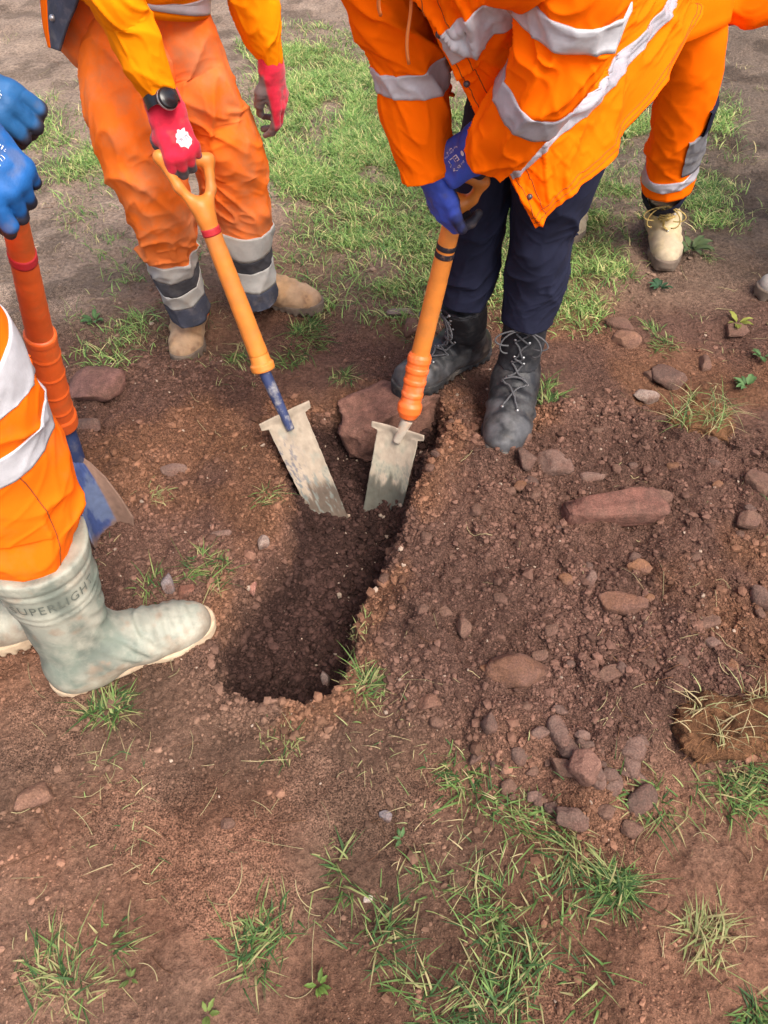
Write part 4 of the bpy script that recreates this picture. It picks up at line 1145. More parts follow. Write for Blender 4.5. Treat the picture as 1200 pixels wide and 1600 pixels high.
def body(root, J, hair=True):
    """one continuous figure inside the clothes: pelvis, chest, limbs, neck and head"""
    g = {k: np.array(v, float) for k, v in J.items()}
    hd = g['head']; fd = nrm(g['face']); upd = nrm(hd - g['neck']); sd = nrm(np.cross(fd, upd))
    def headf(P):
        d = ell((P - hd) @ np.stack([sd, fd, upd], 1), (0, 0, 0.01), (0.076, 0.095, 0.115))
        d = smin(d, cap(P, hd + fd * 0.03 - upd * 0.04, hd + fd * 0.062 - upd * 0.095, 0.055, 0.028), 0.03)
        d = smin(d, cap(P, hd + fd * 0.095 + upd * 0.01, hd + fd * 0.122 - upd * 0.03, 0.009, 0.014), 0.012)
        for s in (1, -1):
            d = smin(d, ell((P - hd - sd * s * 0.080 + upd * 0.01) @ np.stack([sd, fd, upd], 1), (0, 0, 0), (0.012, 0.026, 0.034)), 0.01)
            d = np.maximum(d, -(np.linalg.norm(P - hd - fd * 0.105 - sd * s * 0.032 - upd * 0.012, axis=-1) - 0.018))
            d = np.minimum(d, np.linalg.norm(P - hd - fd * 0.086 - sd * s * 0.031 - upd * 0.012, axis=-1) - 0.0135)
        d = smin(d, cap(P, hd + fd * 0.092 - upd * 0.062 - sd * 0.02, hd + fd * 0.092 - upd * 0.062 + sd * 0.02, 0.008, 0.008), 0.008)
        return d
    ch = (g['sl'] + g['sr']) / 2; pl = g['pelvis']
    def f(P):
        d = cap(P, pl, pl * 0.45 + ch * 0.55, 0.095, 0.09)
        d = smin(d, cap(P, g['sl'] * 0.8 + ch * 0.2 - upd * 0.05, g['sr'] * 0.8 + ch * 0.2 - upd * 0.05, 0.075, 0.075), 0.08)
        d = smin(d, cap(P, ch, g['neck'], 0.06, 0.052), 0.04)
        d = smin(d, cap(P, g['neck'], hd, 0.050, 0.05), 0.02)
        d = smin(d, headf(P), 0.015)
        for s in 'lr':
            d = smin(d, cap(P, g['h' + s], g['k' + s], 0.058, 0.042), 0.04)
            d = smin(d, cap(P, g['k' + s], g['a' + s], 0.040, 0.025), 0.02)
            d = smin(d, cap(P, g['s' + s], g['e' + s], 0.043, 0.034), 0.03)
            d = smin(d, cap(P, g['e' + s], g['w' + s], 0.034, 0.023), 0.015)
        return d
    allp = np.stack(list(v for k, v in g.items() if k != 'face'))
    v, q = surfnets(f, allp.min(0) - 0.16, allp.max(0) + 0.16, 0.0125)
    b = obj("body", v, q, M['skin'], root)
    if hair:
        def hf(P):
            Q = P - hd
            return np.maximum(headf(P) - 0.010 + 0.006 * noise(P[..., 0] * 40, P[..., 1] * 40, P[..., 2] * 40, 4), Q @ fd - 0.035 - 0.5 * np.maximum(Q @ upd - 0.06, 0) + np.maximum(-(Q @ upd), 0) * 0.9)
        v, q = surfnets(hf, hd - 0.17, hd + 0.17, 0.008)
        obj("hair", v, q, M['hair'], root)
    return b
def patch(P, nu, nv, thick, mat, name, parent, fold=0.0, seed=1, freq=9, extra=None):
    """thick cloth panel through a grid of control points"""
    P = np.asarray(P, float)
    A = spline(P, nu); A = spline(A.transpose(1, 0, 2), nv).transpose(1, 0, 2)
    N = nrm(np.cross(np.gradient(A, axis=0), np.gradient(A, axis=1)))
    return A, N
def sheet(A, N, t0, t1):
    """closed slab between two offsets of a grid"""
    n, m = A.shape[:2]
    a = (A + N * t1).reshape(-1, 3); b = (A + N * t0).reshape(-1, 3)
    fa = gridfaces(n, m, False); fb = fa[:, ::-1] + n * m
    idx = np.arange(n * m).reshape(n, m)
    rim = np.concatenate([idx[0, :], idx[1:, -1], idx[-1, -2::-1], idx[-2:0:-1, 0]])
    r2 = np.roll(rim, -1)
    side = np.stack([rim, rim + n * m, r2 + n * m, r2], -1)
    return np.concatenate([a, b]), np.concatenate([fa, fb, side])

# ------------------------------------------------------------------ digging tools
def dcol(P, seed, mud_fn):
    n = fbm(P[:, 0] * 26, P[:, 1] * 26, seed, 4, z=P[:, 2] * 26)
    return n, mud_fn
def spade(name, label, grip_c, bar_a, bar_b, yoke, coll_top, coll_bot, socket_end, blade_top, blade_tip, blade_side, wt, wb, tread, shaft_r, mats, coll_prof, seed, tapes=(), blade_kind='drain'):
    root = thing(name, label, "spade", blade_tip)
    # D handle with its yoke
    def hf(P):
        d = cap(P, bar_a, bar_b, 0.0145, 0.0145)
        ax = nrm(yoke - coll_top)
        for e in (bar_a, bar_b):
            m = yoke - ax * 0.012
            k = (np.asarray(e) * 0.50 + m * 0.50) + nrm(np.asarray(e) - (np.asarray(bar_a) + bar_b) / 2) * 0.010
            d = smin(d, cap(P, m, k, 0.0135, 0.0105), 0.010); d = smin(d, cap(P, k, e, 0.0105, 0.0125), 0.010)
        d = smin(d, cap(P, yoke - ax * 0.07, yoke + ax * 0.01, shaft_r[0], shaft_r[0] * 1.02), 0.02)
        return d
    pts = np.stack([bar_a, bar_b, yoke, yoke - nrm(yoke - coll_top) * 0.08])
    v, q = surfnets(hf, pts.min(0) - 0.05, pts.max(0) + 0.05, 0.0032)
    obj("handle", v, q, mats['shaft'], root)
    ax = nrm(coll_top - yoke); n = 60
    t = np.linspace(0, 1, n)[:, None]
    pts = yoke - 0 * ax + (coll_top - yoke) * t
    sw = 0.0006 * (noise(t[:, 0] * 30, 0 * t[:, 0], seed=seed) - 0.5)
    v, f = tube(pts, shaft_r[0] + (shaft_r[1] - shaft_r[0]) * t[:, 0] + sw, 24)
    sh = obj("shaft", v, f, mats['shaft'], root)
    for (ta, tb, m, nm) in tapes:
        tt = np.linspace(ta, tb, 6)[:, None]
        v, f = tube(yoke + (coll_top - yoke) * tt, shaft_r[0] + (shaft_r[1] - shaft_r[0]) * tt[:, 0] + 0.0012, 24)
        obj(nm, v, f, m, sh)
    k = np.array([c[0] for c in coll_prof]); rr = np.array([c[1] for c in coll_prof])
    tt = np.linspace(0, 1, 110)
    v, f = tube(coll_top + (coll_bot - coll_top) * tt[:, None], np.interp(tt, k, rr), 28)
    obj("collar", v, f, mats['collar'], root)
    tt = np.linspace(0, 1, 24)[:, None]
    c = coll_bot + (socket_end - coll_bot) * tt - (coll_top - coll_bot) * 0.05 * (1 - tt)
    v, f = tube(c, np.interp(tt[:, 0], [0, 0.4, 1], mats.get('sock_r', [0.0155, 0.015, 0.011])), 20)
    obj("socket", v, f, mats['socket'], root)
    # blade
    d = nrm(blade_tip - blade_top); l = nrm(blade_side - (blade_side @ d) * d); nn = np.cross(l, d)
    if nn @ (CP - blade_top) < 0: nn = -nn
    L = np.linalg.norm(blade_tip - blade_top)
    nv_, nu_ = 70, 41
    vv = np.linspace(0, 1, nv_); uu = np.linspace(-1, 1, nu_)
    if blade_kind == 'drain':
        half = (wt + (wb - wt) * vv) / 2
        vm = np.minimum(vv * L / 0.030, 1)
        tab = np.where(vv * L < 0.020, (tread - wt) / 2, 0)
        half = half + tab + 0.0016 * (noise(vv * 30, 0 * vv, seed=seed) - 0.5)
        curv = 0.010
        U = uu[None, :] * half[:, None]
        Nn = -curv * (1 - (np.abs(uu)[None, :]) ** 2) * np.ones_like(U) + 0.012 * np.exp(-(vv[:, None] * L / 0.02) ** 2)
        Nn = Nn + 0.010 * np.exp(-((uu[None, :] / 0.22) ** 2)) * sstep(0.30, 0.0, vv)[:, None]
        Y = vv[:, None] * L + 0 * U
    else:
        half = wt / 2 * np.interp(vv, [0, 0.08, 0.25, 0.5, 0.75, 0.87, 0.95, 1.0], [0.25, 0.46, 0.70, 0.87, 1.0, 0.94, 0.68, 0.12])
        U = uu[None, :] * half[:, None]
        Nn = 0.042 * (np.abs(U) / (wt / 2)) ** 2.2 + 0.02 * np.sin(vv * 3)[:, None] + 0.014 * np.exp(-((U / 0.018) ** 2)) * sstep(0.45, 0.0, vv)[:, None]
        Y = vv[:, None] * L + 0 * U
    A = blade_top + U[..., None] * l + Y[..., None] * d + Nn[..., None] * nn
    Ng = np.broadcast_to(nn, A.shape) if blade_kind == 'drain' else nrm(np.cross(np.gradient(A, axis=0), np.gradient(A, axis=1)))
    v, f = sheet(A, Ng, -0.0018, 0.0018)
    uv = np.concatenate([np.stack([np.broadcast_to(uu, U.shape).ravel(), np.repeat(vv, nu_)], -1)] * 2)
    col = mats['paint'](uv[:, 0], uv[:, 1], v)
    obj("blade", v, f, M['blade'], root, col=col)
    return root

# ------------------------------------------------------------------ tools in place
PALEMUD = np.array(lin(164, 150, 132)); STEEL = np.array(lin(138, 140, 128)); DARKMUD = np.array(lin(62, 50, 42)); GREENP = np.array(lin(120, 150, 126)); BLUEP = np.array(lin(58, 74, 120))
def paint_left(u, v, P):
    n = fbm(u * 2.5 + 3, v * 7, 701, 5); n2 = fbm(u * 9, v * 22, 702, 4); n3 = fbm(u * 3.5, v * 4, 705, 4)
    c = PALEMUD[None] * (0.78 + 0.30 * n2[:, None]) * (0.85 + 0.3 * n3[:, None])
    m = sstep(0.60, 0.72, n)[:, None] * 0.5; c = c * (1 - m) + m * STEEL
    m = (sstep(0.50, 0.62, n2) * sstep(0.30, -0.6, u) * sstep(0.7, 0.3, np.abs(v - 0.45) * 2))[:, None] * 0.75; c = c * (1 - m) + m * np.array(lin(74, 80, 96))
    m = sstep(0.60, 0.74, v + 0.16 * (n3 - 0.5) * 2)[:, None] * 0.85; c = c * (1 - m) + m * DARKMUD * (0.7 + 0.9 * n2[:, None])
    m = (sstep(0.58, 0.66, n2) * sstep(0.85, 0.6, np.abs(v - 0.72) * 4) * 0.8)[:, None]; c = c * (1 - m) + m * np.array(lin(110, 116, 110))
    return c
def paint_right(u, v, P):
    n = fbm(u * 2.5 + 9, v * 7, 711, 5); n2 = fbm(u * 10, v * 24, 712, 4); n3 = fbm(u * 3.5, v * 4, 715, 4)
    c = PALEMUD[None] * (0.80 + 0.36 * n2[:, None])
    m = sstep(0.42, 0.66, n)[:, None] * sstep(0.05, 0.3, v)[:, None] * 0.35; c = c * (1 - m) + m * np.array(lin(124, 142, 126)) * (0.85 + 0.3 * n2[:, None])
    m = (sstep(0.52, 0.62, n2) * sstep(0.2, 0.4, v))[:, None] * 0.55; c = c * (1 - m) + m * np.array(lin(104, 108, 100))
    m = sstep(0.52, 0.62, v + 0.14 * (n3 - 0.5) * 2)[:, None] * 0.9; c = c * (1 - m) + m * np.array(lin(70, 70, 62)) * (0.7 + 0.8 * n2[:, None])
    return c
def paint_shovel(u, v, P):
    n = fbm(u * 2 + 9, v * 5, 721, 5); n2 = fbm(u * 8, v * 18, 722, 4)
    c = BLUEP[None] * (0.8 + 0.5 * n2[:, None])
    m = sstep(0.45, 0.62, n)[:, None] * 0.45; c = c * (1 - m) + m * np.array(lin(120, 132, 150))
    m = np.maximum(sstep(0.42, 0.52, u + 0.12 * (n - 0.5)), sstep(0.72, 0.86, v + 0.2 * (n - 0.5)))[:, None] * 0.95
    return c * (1 - m) + m * np.array(lin(132, 104, 86)) * (0.8 + 0.4 * n2[:, None])

def up_line(z, a, b):
    t = (z - a[2]) / (b[2] - a[2]); return a + (b - a) * t
# left spade (person with red gloves)
A_tip = pix(522, 822, 2.12); A_top = pix(442, 644, 2.02)
A_cb = pix(412, 578, 1.965); A_ct = pix(404, 553, 1.945); A_y = pix(318, 330, 1.725)
A_ba = pix(250, 246, 1.655); A_bb = pix(325, 250, 1.70)
SM = dict(shaft=M['shaft'], collar=M['shaft'], socket=M['socket'], paint=paint_left)
spadeA = spade("spade", "spade with dark blue neck and pale muddy blade, held by the red glove", None, A_ba, A_bb, A_y, A_ct, A_cb, A_top + nrm(A_tip - A_top) * 0.05, A_top, A_tip,
               V(0.135, 0.080, 0.0), 0.112, 0.092, 0.150, (0.0205, 0.0245), SM,
               [(0, 0.0245), (0.35, 0.0255), (0.5, 0.0262), (0.62, 0.031), (0.9, 0.031), (1, 0.029)], 11, tapes=((0.10, 0.145, M['tape_red'], "tape"),))
# right spade (person in the hooded parka)
B_tip = pix(592, 822, 2.13); B_top = pix(624, 668, 2.04)
B_cb = pix(637, 652, 2.02); B_ct = pix(657, 552, 1.935); B_y = pix(712, 325, 1.64)
B_ba = pix(700, 262, 1.56); B_bb = pix(754, 284, 1.585)
SM2 = dict(shaft=M['shaft'], collar=M['collar'], socket=material('muddy_steel_neck', (0.40, 0.34, 0.27), rough=0.8, var=0.2, dirt=(0.5, 0.25, 0.12), dirt_amt=0.5, dscale=30), paint=paint_right, sock_r=[0.016, 0.014, 0.011])
prof = [(0, 0.0265), (0.05, 0.0305), (0.12, 0.0305), (0.15, 0.0285), (0.20, 0.0285), (0.22, 0.0305), (0.27, 0.0305), (0.30, 0.0280), (0.38, 0.0280), (0.40, 0.0300), (0.44, 0.0300),
        (0.47, 0.0275), (0.58, 0.0272), (0.60, 0.0290), (0.64, 0.0290), (0.67, 0.0265), (0.74, 0.0275), (0.80, 0.0325), (0.90, 0.0315), (1.0, 0.022)]
spadeB = spade("spade", "spade with ribbed bright orange collar and greenish muddy blade, held by the blue gloves", None, B_ba, B_bb, B_y, B_ct, B_cb, B_top + nrm(B_tip - B_top) * 0.04, B_top, B_tip,
               V(0.14, -0.062, 0.0), 0.118, 0.106, 0.150, (0.0205, 0.0235), SM2, prof, 12,
               tapes=((0.215, 0.245, M['tape_black'], "tape"), (0.262, 0.295, M['tape_black'], "tape")))
# shovel at the left
D_tip = pix(172, 842, 1.90); D_cb = pix(96, 662, 1.70); D_ct = pix(62, 520, 1.42); D_y = pix(10, 285, 1.02); D_ba = pix(-62, 214, 1.0); D_bb = pix(0, 226, 1.0)
D_top = pix(116, 716, 1.75)
prof3 = [(0, 0.0290), (0.01, 0.0335), (0.05, 0.0335), (0.06, 0.0322)]
for i in range(4):
    b = 0.10 + i * 0.19
    prof3 += [(b + 0.08, 0.0322 + i * 0.0008), (b + 0.085, 0.0342 + i * 0.0008), (b + 0.10, 0.0342 + i * 0.0008), (b + 0.105, 0.0326 + i * 0.0008)]
prof3 += [(0.86, 0.0355), (0.87, 0.0405), (0.98, 0.041), (1.0, 0.037)]
prof3 = [(a, b * 0.88) for a, b in prof3]
SM3 = dict(shaft=M['shaft_red'], collar=M['shaft_red'], socket=material("dark_blue_socket", (0.02, 0.035, 0.10), rough=0.5, var=0.2, dirt=(0.25, 0.22, 0.2), dirt_amt=0.4, dscale=25), paint=paint_shovel, sock_r=[0.026, 0.024, 0.018])
shovel = spade("shovel", "red-orange insulated shovel with a blue round-point blade standing beside the left leg", None, D_ba, D_bb, D_y, D_ct, D_cb, D_top + nrm(D_tip - D_top) * 0.05, D_top, D_tip,
               V(0.62, 0.70, 0.25), 0.112, 0.1, 0.2, (0.0170, 0.0245), SM3, prof3, 13, tapes=((0.38, 0.43, M['tape_red'], "tape"),), blade_kind='round')
shovel["category"] = "shovel"

# ------------------------------------------------------------------ person with red gloves (left, behind)
pa = thing("person", "person in dirty orange trousers and tan boots with red gloves holding the left spade", "person", on_ground(330, 520) * V(1, 1, 1))
footR = on_ground(297, 528); footL = on_ground(396, 478)
legR = Loft([st(205, 20, 1.72, 60, 0.9), st(200, 80, 1.76, 74, 0.85), st(199, 150, 1.79, 70, 0.9), st(205, 190, 1.81, 68, 0.9), st(214, 230, 1.85, 63, 0.95), st(237, 285, 1.91, 58, 1.0), st(253, 334, 1.99, 49, 1.05),
             st(260, 375, 2.08, 43, 1.05), st(272, 420, 2.18, 38, 1.05), st(286, 455, 2.26, 33, 1.15), st(295, 486, 2.32, 31, 1.25)],
            fold=0.005, freq=12, seed=3, zones=((0.30, 0.18, 0.006), (0.66, 0.10, 0.011), (0.0, 0.1, -0.004)), skew=1.4)
legL = Loft([st(268, 10, 1.74, 55, 0.9), st(280, 60, 1.79, 60, 0.9), st(297, 100, 1.84, 58, 0.9), st(312, 135, 1.88, 56, 0.95), st(331, 175, 1.95, 53, 1.0), st(350, 215, 2.01, 53, 1.0), st(363, 252, 2.08, 56, 1.0),
             st(371, 300, 2.15, 51, 1.0), st(377, 335, 2.20, 45, 1.0), st(383, 375, 2.26, 40, 1.05), st(390, 405, 2.32, 35, 1.05), st(396, 440, 2.38, 33, 1.2), st(401, 462, 2.42, 32, 1.3)],
            fold=0.005, freq=12, seed=8, zones=((0.30, 0.18, 0.006), (0.62, 0.10, 0.009), (0.0, 0.1, -0.004)), skew=1.4)
pelv = Loft([st(232, 128, 1.86, 40, 0.5), st(222, 105, 1.84, 74, 0.7), st(212, 70, 1.80, 108, 0.68), st(203, 30, 1.77, 119, 0.66), st(204, -10, 1.73, 117, 0.66), st(208, -60, 1.68, 108, 0.68)],
            fold=0.004, freq=9, seed=5, skew=1.5)
cut = lambda lf, k: lf.L * k
v1 = legR.mesh(260, 132, hem1=True); v2 = legL.mesh(260, 132, hem1=True); v3 = pelv.mesh(60, 110)
vv, ff = join([v1, v2, v3])
n_ = fbm(vv[:, 0] * 24, vv[:, 1] * 24, 181, 5, z=vv[:, 2] * 24); n2_ = fbm(vv[:, 0] * 5, vv[:, 1] * 5, 182, 3, z=vv[:, 2] * 5)
m_ = (sstep(0.40, 0.68, 0.6 * n_ + 0.4 * n2_ + 0.22 * sstep(0.75, 0.25, vv[:, 2]) - 0.06))[:, None] * 0.38
trA = obj("trousers", vv, ff, M['orange_worn'], pa, col=np.array((1.0, 0.20, 0.022)) * (1 - m_) + np.array((0.70, 0.26, 0.10)) * m_)
for lf, k in ((legR, (0.695, 0.765, 0.835, 0.905)), (legL, (0.690, 0.765, 0.83, 0.915))):
    for (a, b, m, nm) in ((k[0], k[1], M['reflect_muddy'], "reflective_band"), (k[1] + 0.001, k[2] - 0.001, M['dark_band'], "charcoal_band"), (k[2], k[3], M['reflect_muddy'], "reflective_band"), (k[3] + 0.001, 0.999, M['navy_muddy'], "navy_cuff")):
        v, f = lf.band(a * lf.L, b * lf.L, tilt=0.012, ph=2.6 if lf is legR else 1.2, off=0.003 if 'refl' in nm else 0.002)
        obj(nm, v, f, m, trA)
boot(pa, "boot", footR_dir := nrm(V(0.02, -1, 0)), footR + V(0, 0.075, -0.004), M['tan'], M['sole'], h=0.15, L=0.285, lean_to=pix(297, 490, 2.35), sr=(0.046, 0.048), fat=1.02)
boot(pa, "boot", nrm(V(1, -0.25, 0)), footL + V(0.02, 0.03, -0.004), M['tan'], M['sole'], h=0.13, L=0.285, lean_to=pix(402, 455, 2.43), sr=(0.045, 0.046), fat=1.02)
# jacket: body hidden above the frame except hem, open side and sleeves
jkA = Loft([st(208, -4, 1.70, 118, 0.70), st(209, -50, 1.66, 122, 0.72), (V(-0.50, 1.92, 1.12), 0.215, 0.15), (V(-0.46, 1.87, 1.27), 0.235, 0.14), (V(-0.44, 1.84, 1.36), 0.15, 0.10), (V(-0.43, 1.82, 1.42), 0.075, 0.075)],
           fold=0.006, freq=9, seed=15)
slR = Loft([(V(-0.63, 1.80, 1.30), 0.075, 0.075), st(150, -90, 1.42, 46, 1.0), st(176, -10, 1.46, 40, 1.0), st(196, 30, 1.50, 38, 1.0), st(214, 65, 1.53, 37, 1.0), st(228, 100, 1.56, 34, 1.0), st(241, 128, 1.59, 29, 1.0), st(251, 150, 1.61, 25, 1.0)],
           fold=0.005, freq=14, seed=21, zones=((0.62, 0.12, 0.006),))
slL = Loft([(V(-0.27, 1.88, 1.26), 0.075, 0.075), st(378, -60, 1.72, 42, 1.0), st(390, -10, 1.76, 37, 1.0), st(400, 25, 1.79, 34, 1.0), st(411, 60, 1.83, 28, 1.0), st(421, 85, 1.86, 20, 1.0), st(425, 101, 1.88, 16, 1.0)],
           fold=0.005, freq=14, seed=24, zones=((0.7, 0.15, 0.004),))
vv, ff = join([jkA.mesh(60, 96, hem0=True), slR.mesh(170, 96, hem1=True), slL.mesh(150, 90, hem1=True)])
jA = obj("jacket", vv, ff, M['orange_yellow'], pa)
v, f = slR.band(0.475 * slR.L, 0.60 * slR.L, tilt=0.01, ph=0.5); obj("reflective_band", v, f, M['reflect'], jA)
v, f = jkA.band(0.012 * jkA.L, 0.10 * jkA.L); obj("reflective_band", v, f, M['reflect'], jA)
# open navy-lined flap on the left hip with an orange edge and a snap button
G_ = [[pix(62, -60, 1.66), pix(88, -60, 1.60), pix(128, -60, 1.58)], [pix(66, 0, 1.68), pix(90, 0, 1.62), pix(122, 0, 1.60)], [pix(70, 40, 1.70), pix(88, 40, 1.65), pix(106, 40, 1.63)], [pix(78, 74, 1.72), pix(86, 77, 1.69), pix(93, 80, 1.67)]]
A_, N_ = patch(G_, 40, 24, 0.006, None, None, None)
if (N_[20, 12] @ (CP - A_[20, 12])) < 0: N_ = -N_
v, f = sheet(A_, N_, -0.003, 0.003); obj("jacket_lining", v, f, M['navy_muddy'], jA)
v, f = sheet(A_[:, :6], N_[:, :6], -0.0045, 0.0045); obj("jacket_edge", v, f, M['orange'], jA)
c_ = A_[22, 10] + N_[22, 10] * 0.005
obj("snap_button", c_ + ICO3[0] * 0.0075 * V(1, 1, 0.9), ICO3[1], M['metal'], jA)
# gloves
RED = lin(214, 30, 62); GDK = lin(58, 54, 60); GRY = lin(150, 140, 138)
wr = pix(260, 172, 1.625); kn = pix(290, 250, 1.655)
fist = dict(index=(50, 95, 60), middle=(55, 95, 60), ring=(55, 95, 60), little=(55, 95, 60))
gA, gAf, gAF = glove(pa, wr, kn - wr, nrm(CP - wr) * 1.0 + V(0.10, 0, 0.45), False, fist, [(0.018, 0.02, -0.012), (0.036, 0.045, -0.026), (0.032, 0.075, -0.044), (0.012, 0.090, -0.056)], M['glove_red'], RED, GDK,
                     coat_j=2, coat_z=-0.014, fat=1.16, cuff=0.035)
# white round badge on the back of the hand
bd = np.array([(math.cos(a) * rr, math.sin(a) * rr) for rr in (0.0, 0.007, 0.0135, 0.019) for a in np.linspace(0, 6.283, 28, endpoint=False)])
bd = bd * (1 + 0.10 * np.sin(np.arctan2(bd[:, 1], bd[:, 0]) * 9))[:, None]
P_ = drape(gAf, np.stack([bd[:, 0] - 0.012, bd[:, 1] + 0.066, np.full(len(bd), 0.03)], -1), 0.0012)
badge = obj("badge", place(P_, gAF, wr), gridfaces(4, 28, True), M['print'], gA)
tx, tf = text_mesh("ШIЖ", 0.013); P_ = drape(gAf, np.stack([tx[:, 0] - 0.012, tx[:, 1] + 0.066, np.full(len(tx), 0.03)], -1), 0.0022)
obj("badge_print", place(P_, gAF, wr), tf, material('grey_print', (0.30, 0.20, 0.26), rough=0.8, var=0.2, vscale=200), gA)
# wrist watch
w0 = pix(253, 157, 1.605); wd = nrm(kn - wr)
ws = Loft([(w0 - wd * 0.012, 0.036, 0.036), (w0, 0.0365, 0.0365), (w0 + wd * 0.012, 0.036, 0.036)], fold=0.0, seed=2)
v, f = ws.mesh(8, 40)
wt = obj("watch", v, f, M['watch'], pa)
wf = pix(262, 154, 1.575); n_ = nrm(V(0.55, -0.45, 0.55)); t_ = np.linspace(-1, 1, 8)[:, None]
v, f = tube(wf + n_ * 0.007 * t_, [0.019, 0.0215, 0.0215, 0.0215, 0.0215, 0.0215, 0.0205, 0.018], 28)
obj("dial", v, f, M['watch'], wt)
v, f = tube(wf + n_ * np.linspace(-0.0045, 0.0005, 4)[:, None], 0.0223, 28); obj("bezel", v, f, M['metal'], wt)
# hanging left glove
wl = pix(426, 104, 1.885); tp = pix(446, 190, 2.0)
relax = dict(index=(14, 28, 22), middle=(22, 34, 26), ring=(28, 38, 28), little=(30, 40, 28))
glove(pa, wl, tp - wl, V(0.85, -0.35, 0.25), False, relax, [(0.018, 0.02, -0.01), (0.034, 0.046, -0.028), (0.036, 0.078, -0.042), (0.030, 0.104, -0.050)], M['glove_red'], RED, lin(110, 98, 98), coat_j=1, coat_z=-0.006, fat=1.12, cuff=0.05, cuff_r=(0.032, 0.024))
body(pa, dict(pelvis=V(-0.50, 2.02, 0.92), hl=pix(275, 60, 1.84), hr=pix(196, 60, 1.84), kl=pix(366, 262, 2.12), kr=pix(250, 325, 2.02), al=pix(400, 462, 2.46), ar=pix(297, 492, 2.38),
              sl=V(-0.27, 1.88, 1.26), sr=V(-0.63, 1.80, 1.30), el=pix(388, -20, 1.77), er=pix(172, -20, 1.46), wl=wl, wr=wr, neck=V(-0.43, 1.80, 1.42), head=V(-0.40, 1.72, 1.56), face=V(0.15, -0.8, -0.5)))

# ------------------------------------------------------------------ person in the orange parka (centre)
pb = thing("person", "person bending over in a bright orange reflective parka, navy trousers and black lace-up boots", "person", on_ground(740, 640))
fR = on_ground(690, 590) + V(0, 0, 0.012); fL = on_ground(786, 655) + V(0, 0, 0.022)
lgR = Loft([st(850, 40, 1.58, 80, 0.9), st(800, 130, 1.64, 62, 0.9), st(768, 220, 1.72, 48, 1.0), st(755, 298, 1.79, 43, 1.05), st(746, 350, 1.85, 42, 1.05), st(738, 395, 1.90, 42, 1.05), st(730, 435, 1.955, 41, 1.05), st(721, 470, 1.995, 37, 1.1)],
           fold=0.004, freq=13, seed=31, zones=((0.62, 0.12, 0.005), (0.85, 0.08, 0.006)), skew=1.2)
lgL = Loft([st(905, 60, 1.52, 84, 0.95), st(895, 140, 1.57, 78, 0.95), st(882, 220, 1.63, 72, 0.95), st(864, 300, 1.71, 62, 1.0), st(847, 355, 1.78, 51, 1.05), st(841, 400, 1.84, 49, 1.05), st(833, 450, 1.91, 45, 1.05), st(822, 500, 1.97, 38, 1.1)],
           fold=0.004, freq=13, seed=37, zones=((0.55, 0.12, 0.006), (0.80, 0.08, 0.007)), skew=1.2)
plv = Loft([(V(0.35, 1.76, 0.74), 0.06, 0.06), (V(0.36, 1.77, 0.80), 0.14, 0.10), (V(0.37, 1.79, 0.88), 0.155, 0.115), (V(0.35, 1.75, 0.96), 0.14, 0.105), (V(0.31, 1.68, 1.02), 0.12, 0.10)], xref=(0.8, -0.6, 0), fold=0.003, seed=6)
vv, ff = join([lgR.mesh(220, 120, hem1=True), lgL.mesh(220, 120, hem1=True), plv.mesh(40, 90)])
obj("trousers", vv, ff, M['navy'], pb)
boot(pb, "boot", nrm(V(-0.80, -0.60, 0)), fR + V(0.055, 0.050, 0.0), M['black_leather'], M['black_rubber'], h=0.285, L=0.315, lean_to=pix(721, 478, 2.02), sr=(0.050, 0.061), fat=1.06, laces=M['lace'], fabric=M['black_fabric'])
boot(pb, "boot", nrm(V(-0.24, -1, 0)), fL + V(0.028, 0.05, 0.0), M['black_leather'], M['black_rubber'], h=0.29, L=0.325, lean_to=pix(821, 505, 1.99), sr=(0.052, 0.062), fat=1.12, laces=M['lace'], fabric=M['black_fabric'])
# parka body: control net measured on the visible side, completed round the back
lv = nrm(V(0.8, -0.6, 0)); bv = nrm(V(0.45, 0.75, 0.35))
net = []
def row(vis, c, wd, dp):
    c = np.asarray(c, float)
    return [pix(*p) for p in vis] + [c + bv * dp + lv * wd * 0.35, c + bv * dp - lv * wd * 0.35, c - lv * wd, c - lv * wd * 0.85 - bv * dp * 0.55]
net.append(row([(610, -120, 1.07), (680, -170, 1.02), (780, -210, 1.04), (840, -240, 1.12)], (0.06, 1.38, 1.25), 0.20, 0.13))
net.append(row([(640, -30, 1.13), (735, -90, 1.04), (860, -140, 1.06), (930, -190, 1.20)], (0.12, 1.44, 1.17), 0.24, 0.16))
net.append(row([(690, 75, 1.21), (780, 15, 1.14), (900, -60, 1.15), (985, -140, 1.30)], (0.20, 1.52, 1.08), 0.26, 0.18))
net.append(row([(730, 152, 1.29), (815, 90, 1.24), (925, 5, 1.26), (1030, -100, 1.42)], (0.27, 1.60, 1.00), 0.27, 0.20))
net.append(row([(768, 225, 1.37), (848, 165, 1.33), (950, 80, 1.37), (1052, -50, 1.54)], (0.33, 1.67, 0.93), 0.28, 0.21))
net.append(row([(798, 280, 1.43), (875, 215, 1.38), (968, 120, 1.44), (1070, -20, 1.62)], (0.37, 1.71, 0.89), 0.29, 0.22))
net.append(row([(836, 356, 1.50), (900, 302, 1.46), (975, 228, 1.51), (1086, 28, 1.70)], (0.42, 1.77, 0.82), 0.30, 0.22))
A_, N_ = patch(net, 255, 300, 0, None, None, None)
if (N_[150, 60] @ (CP - A_[150, 60])) < 0: N_ = -N_
ii, jj = np.meshgrid(np.linspace(0, 1, 255), np.linspace(0, 1, 300), indexing='ij')
rid = lambda n, p: (1 - np.abs(2 * n - 1)) ** p
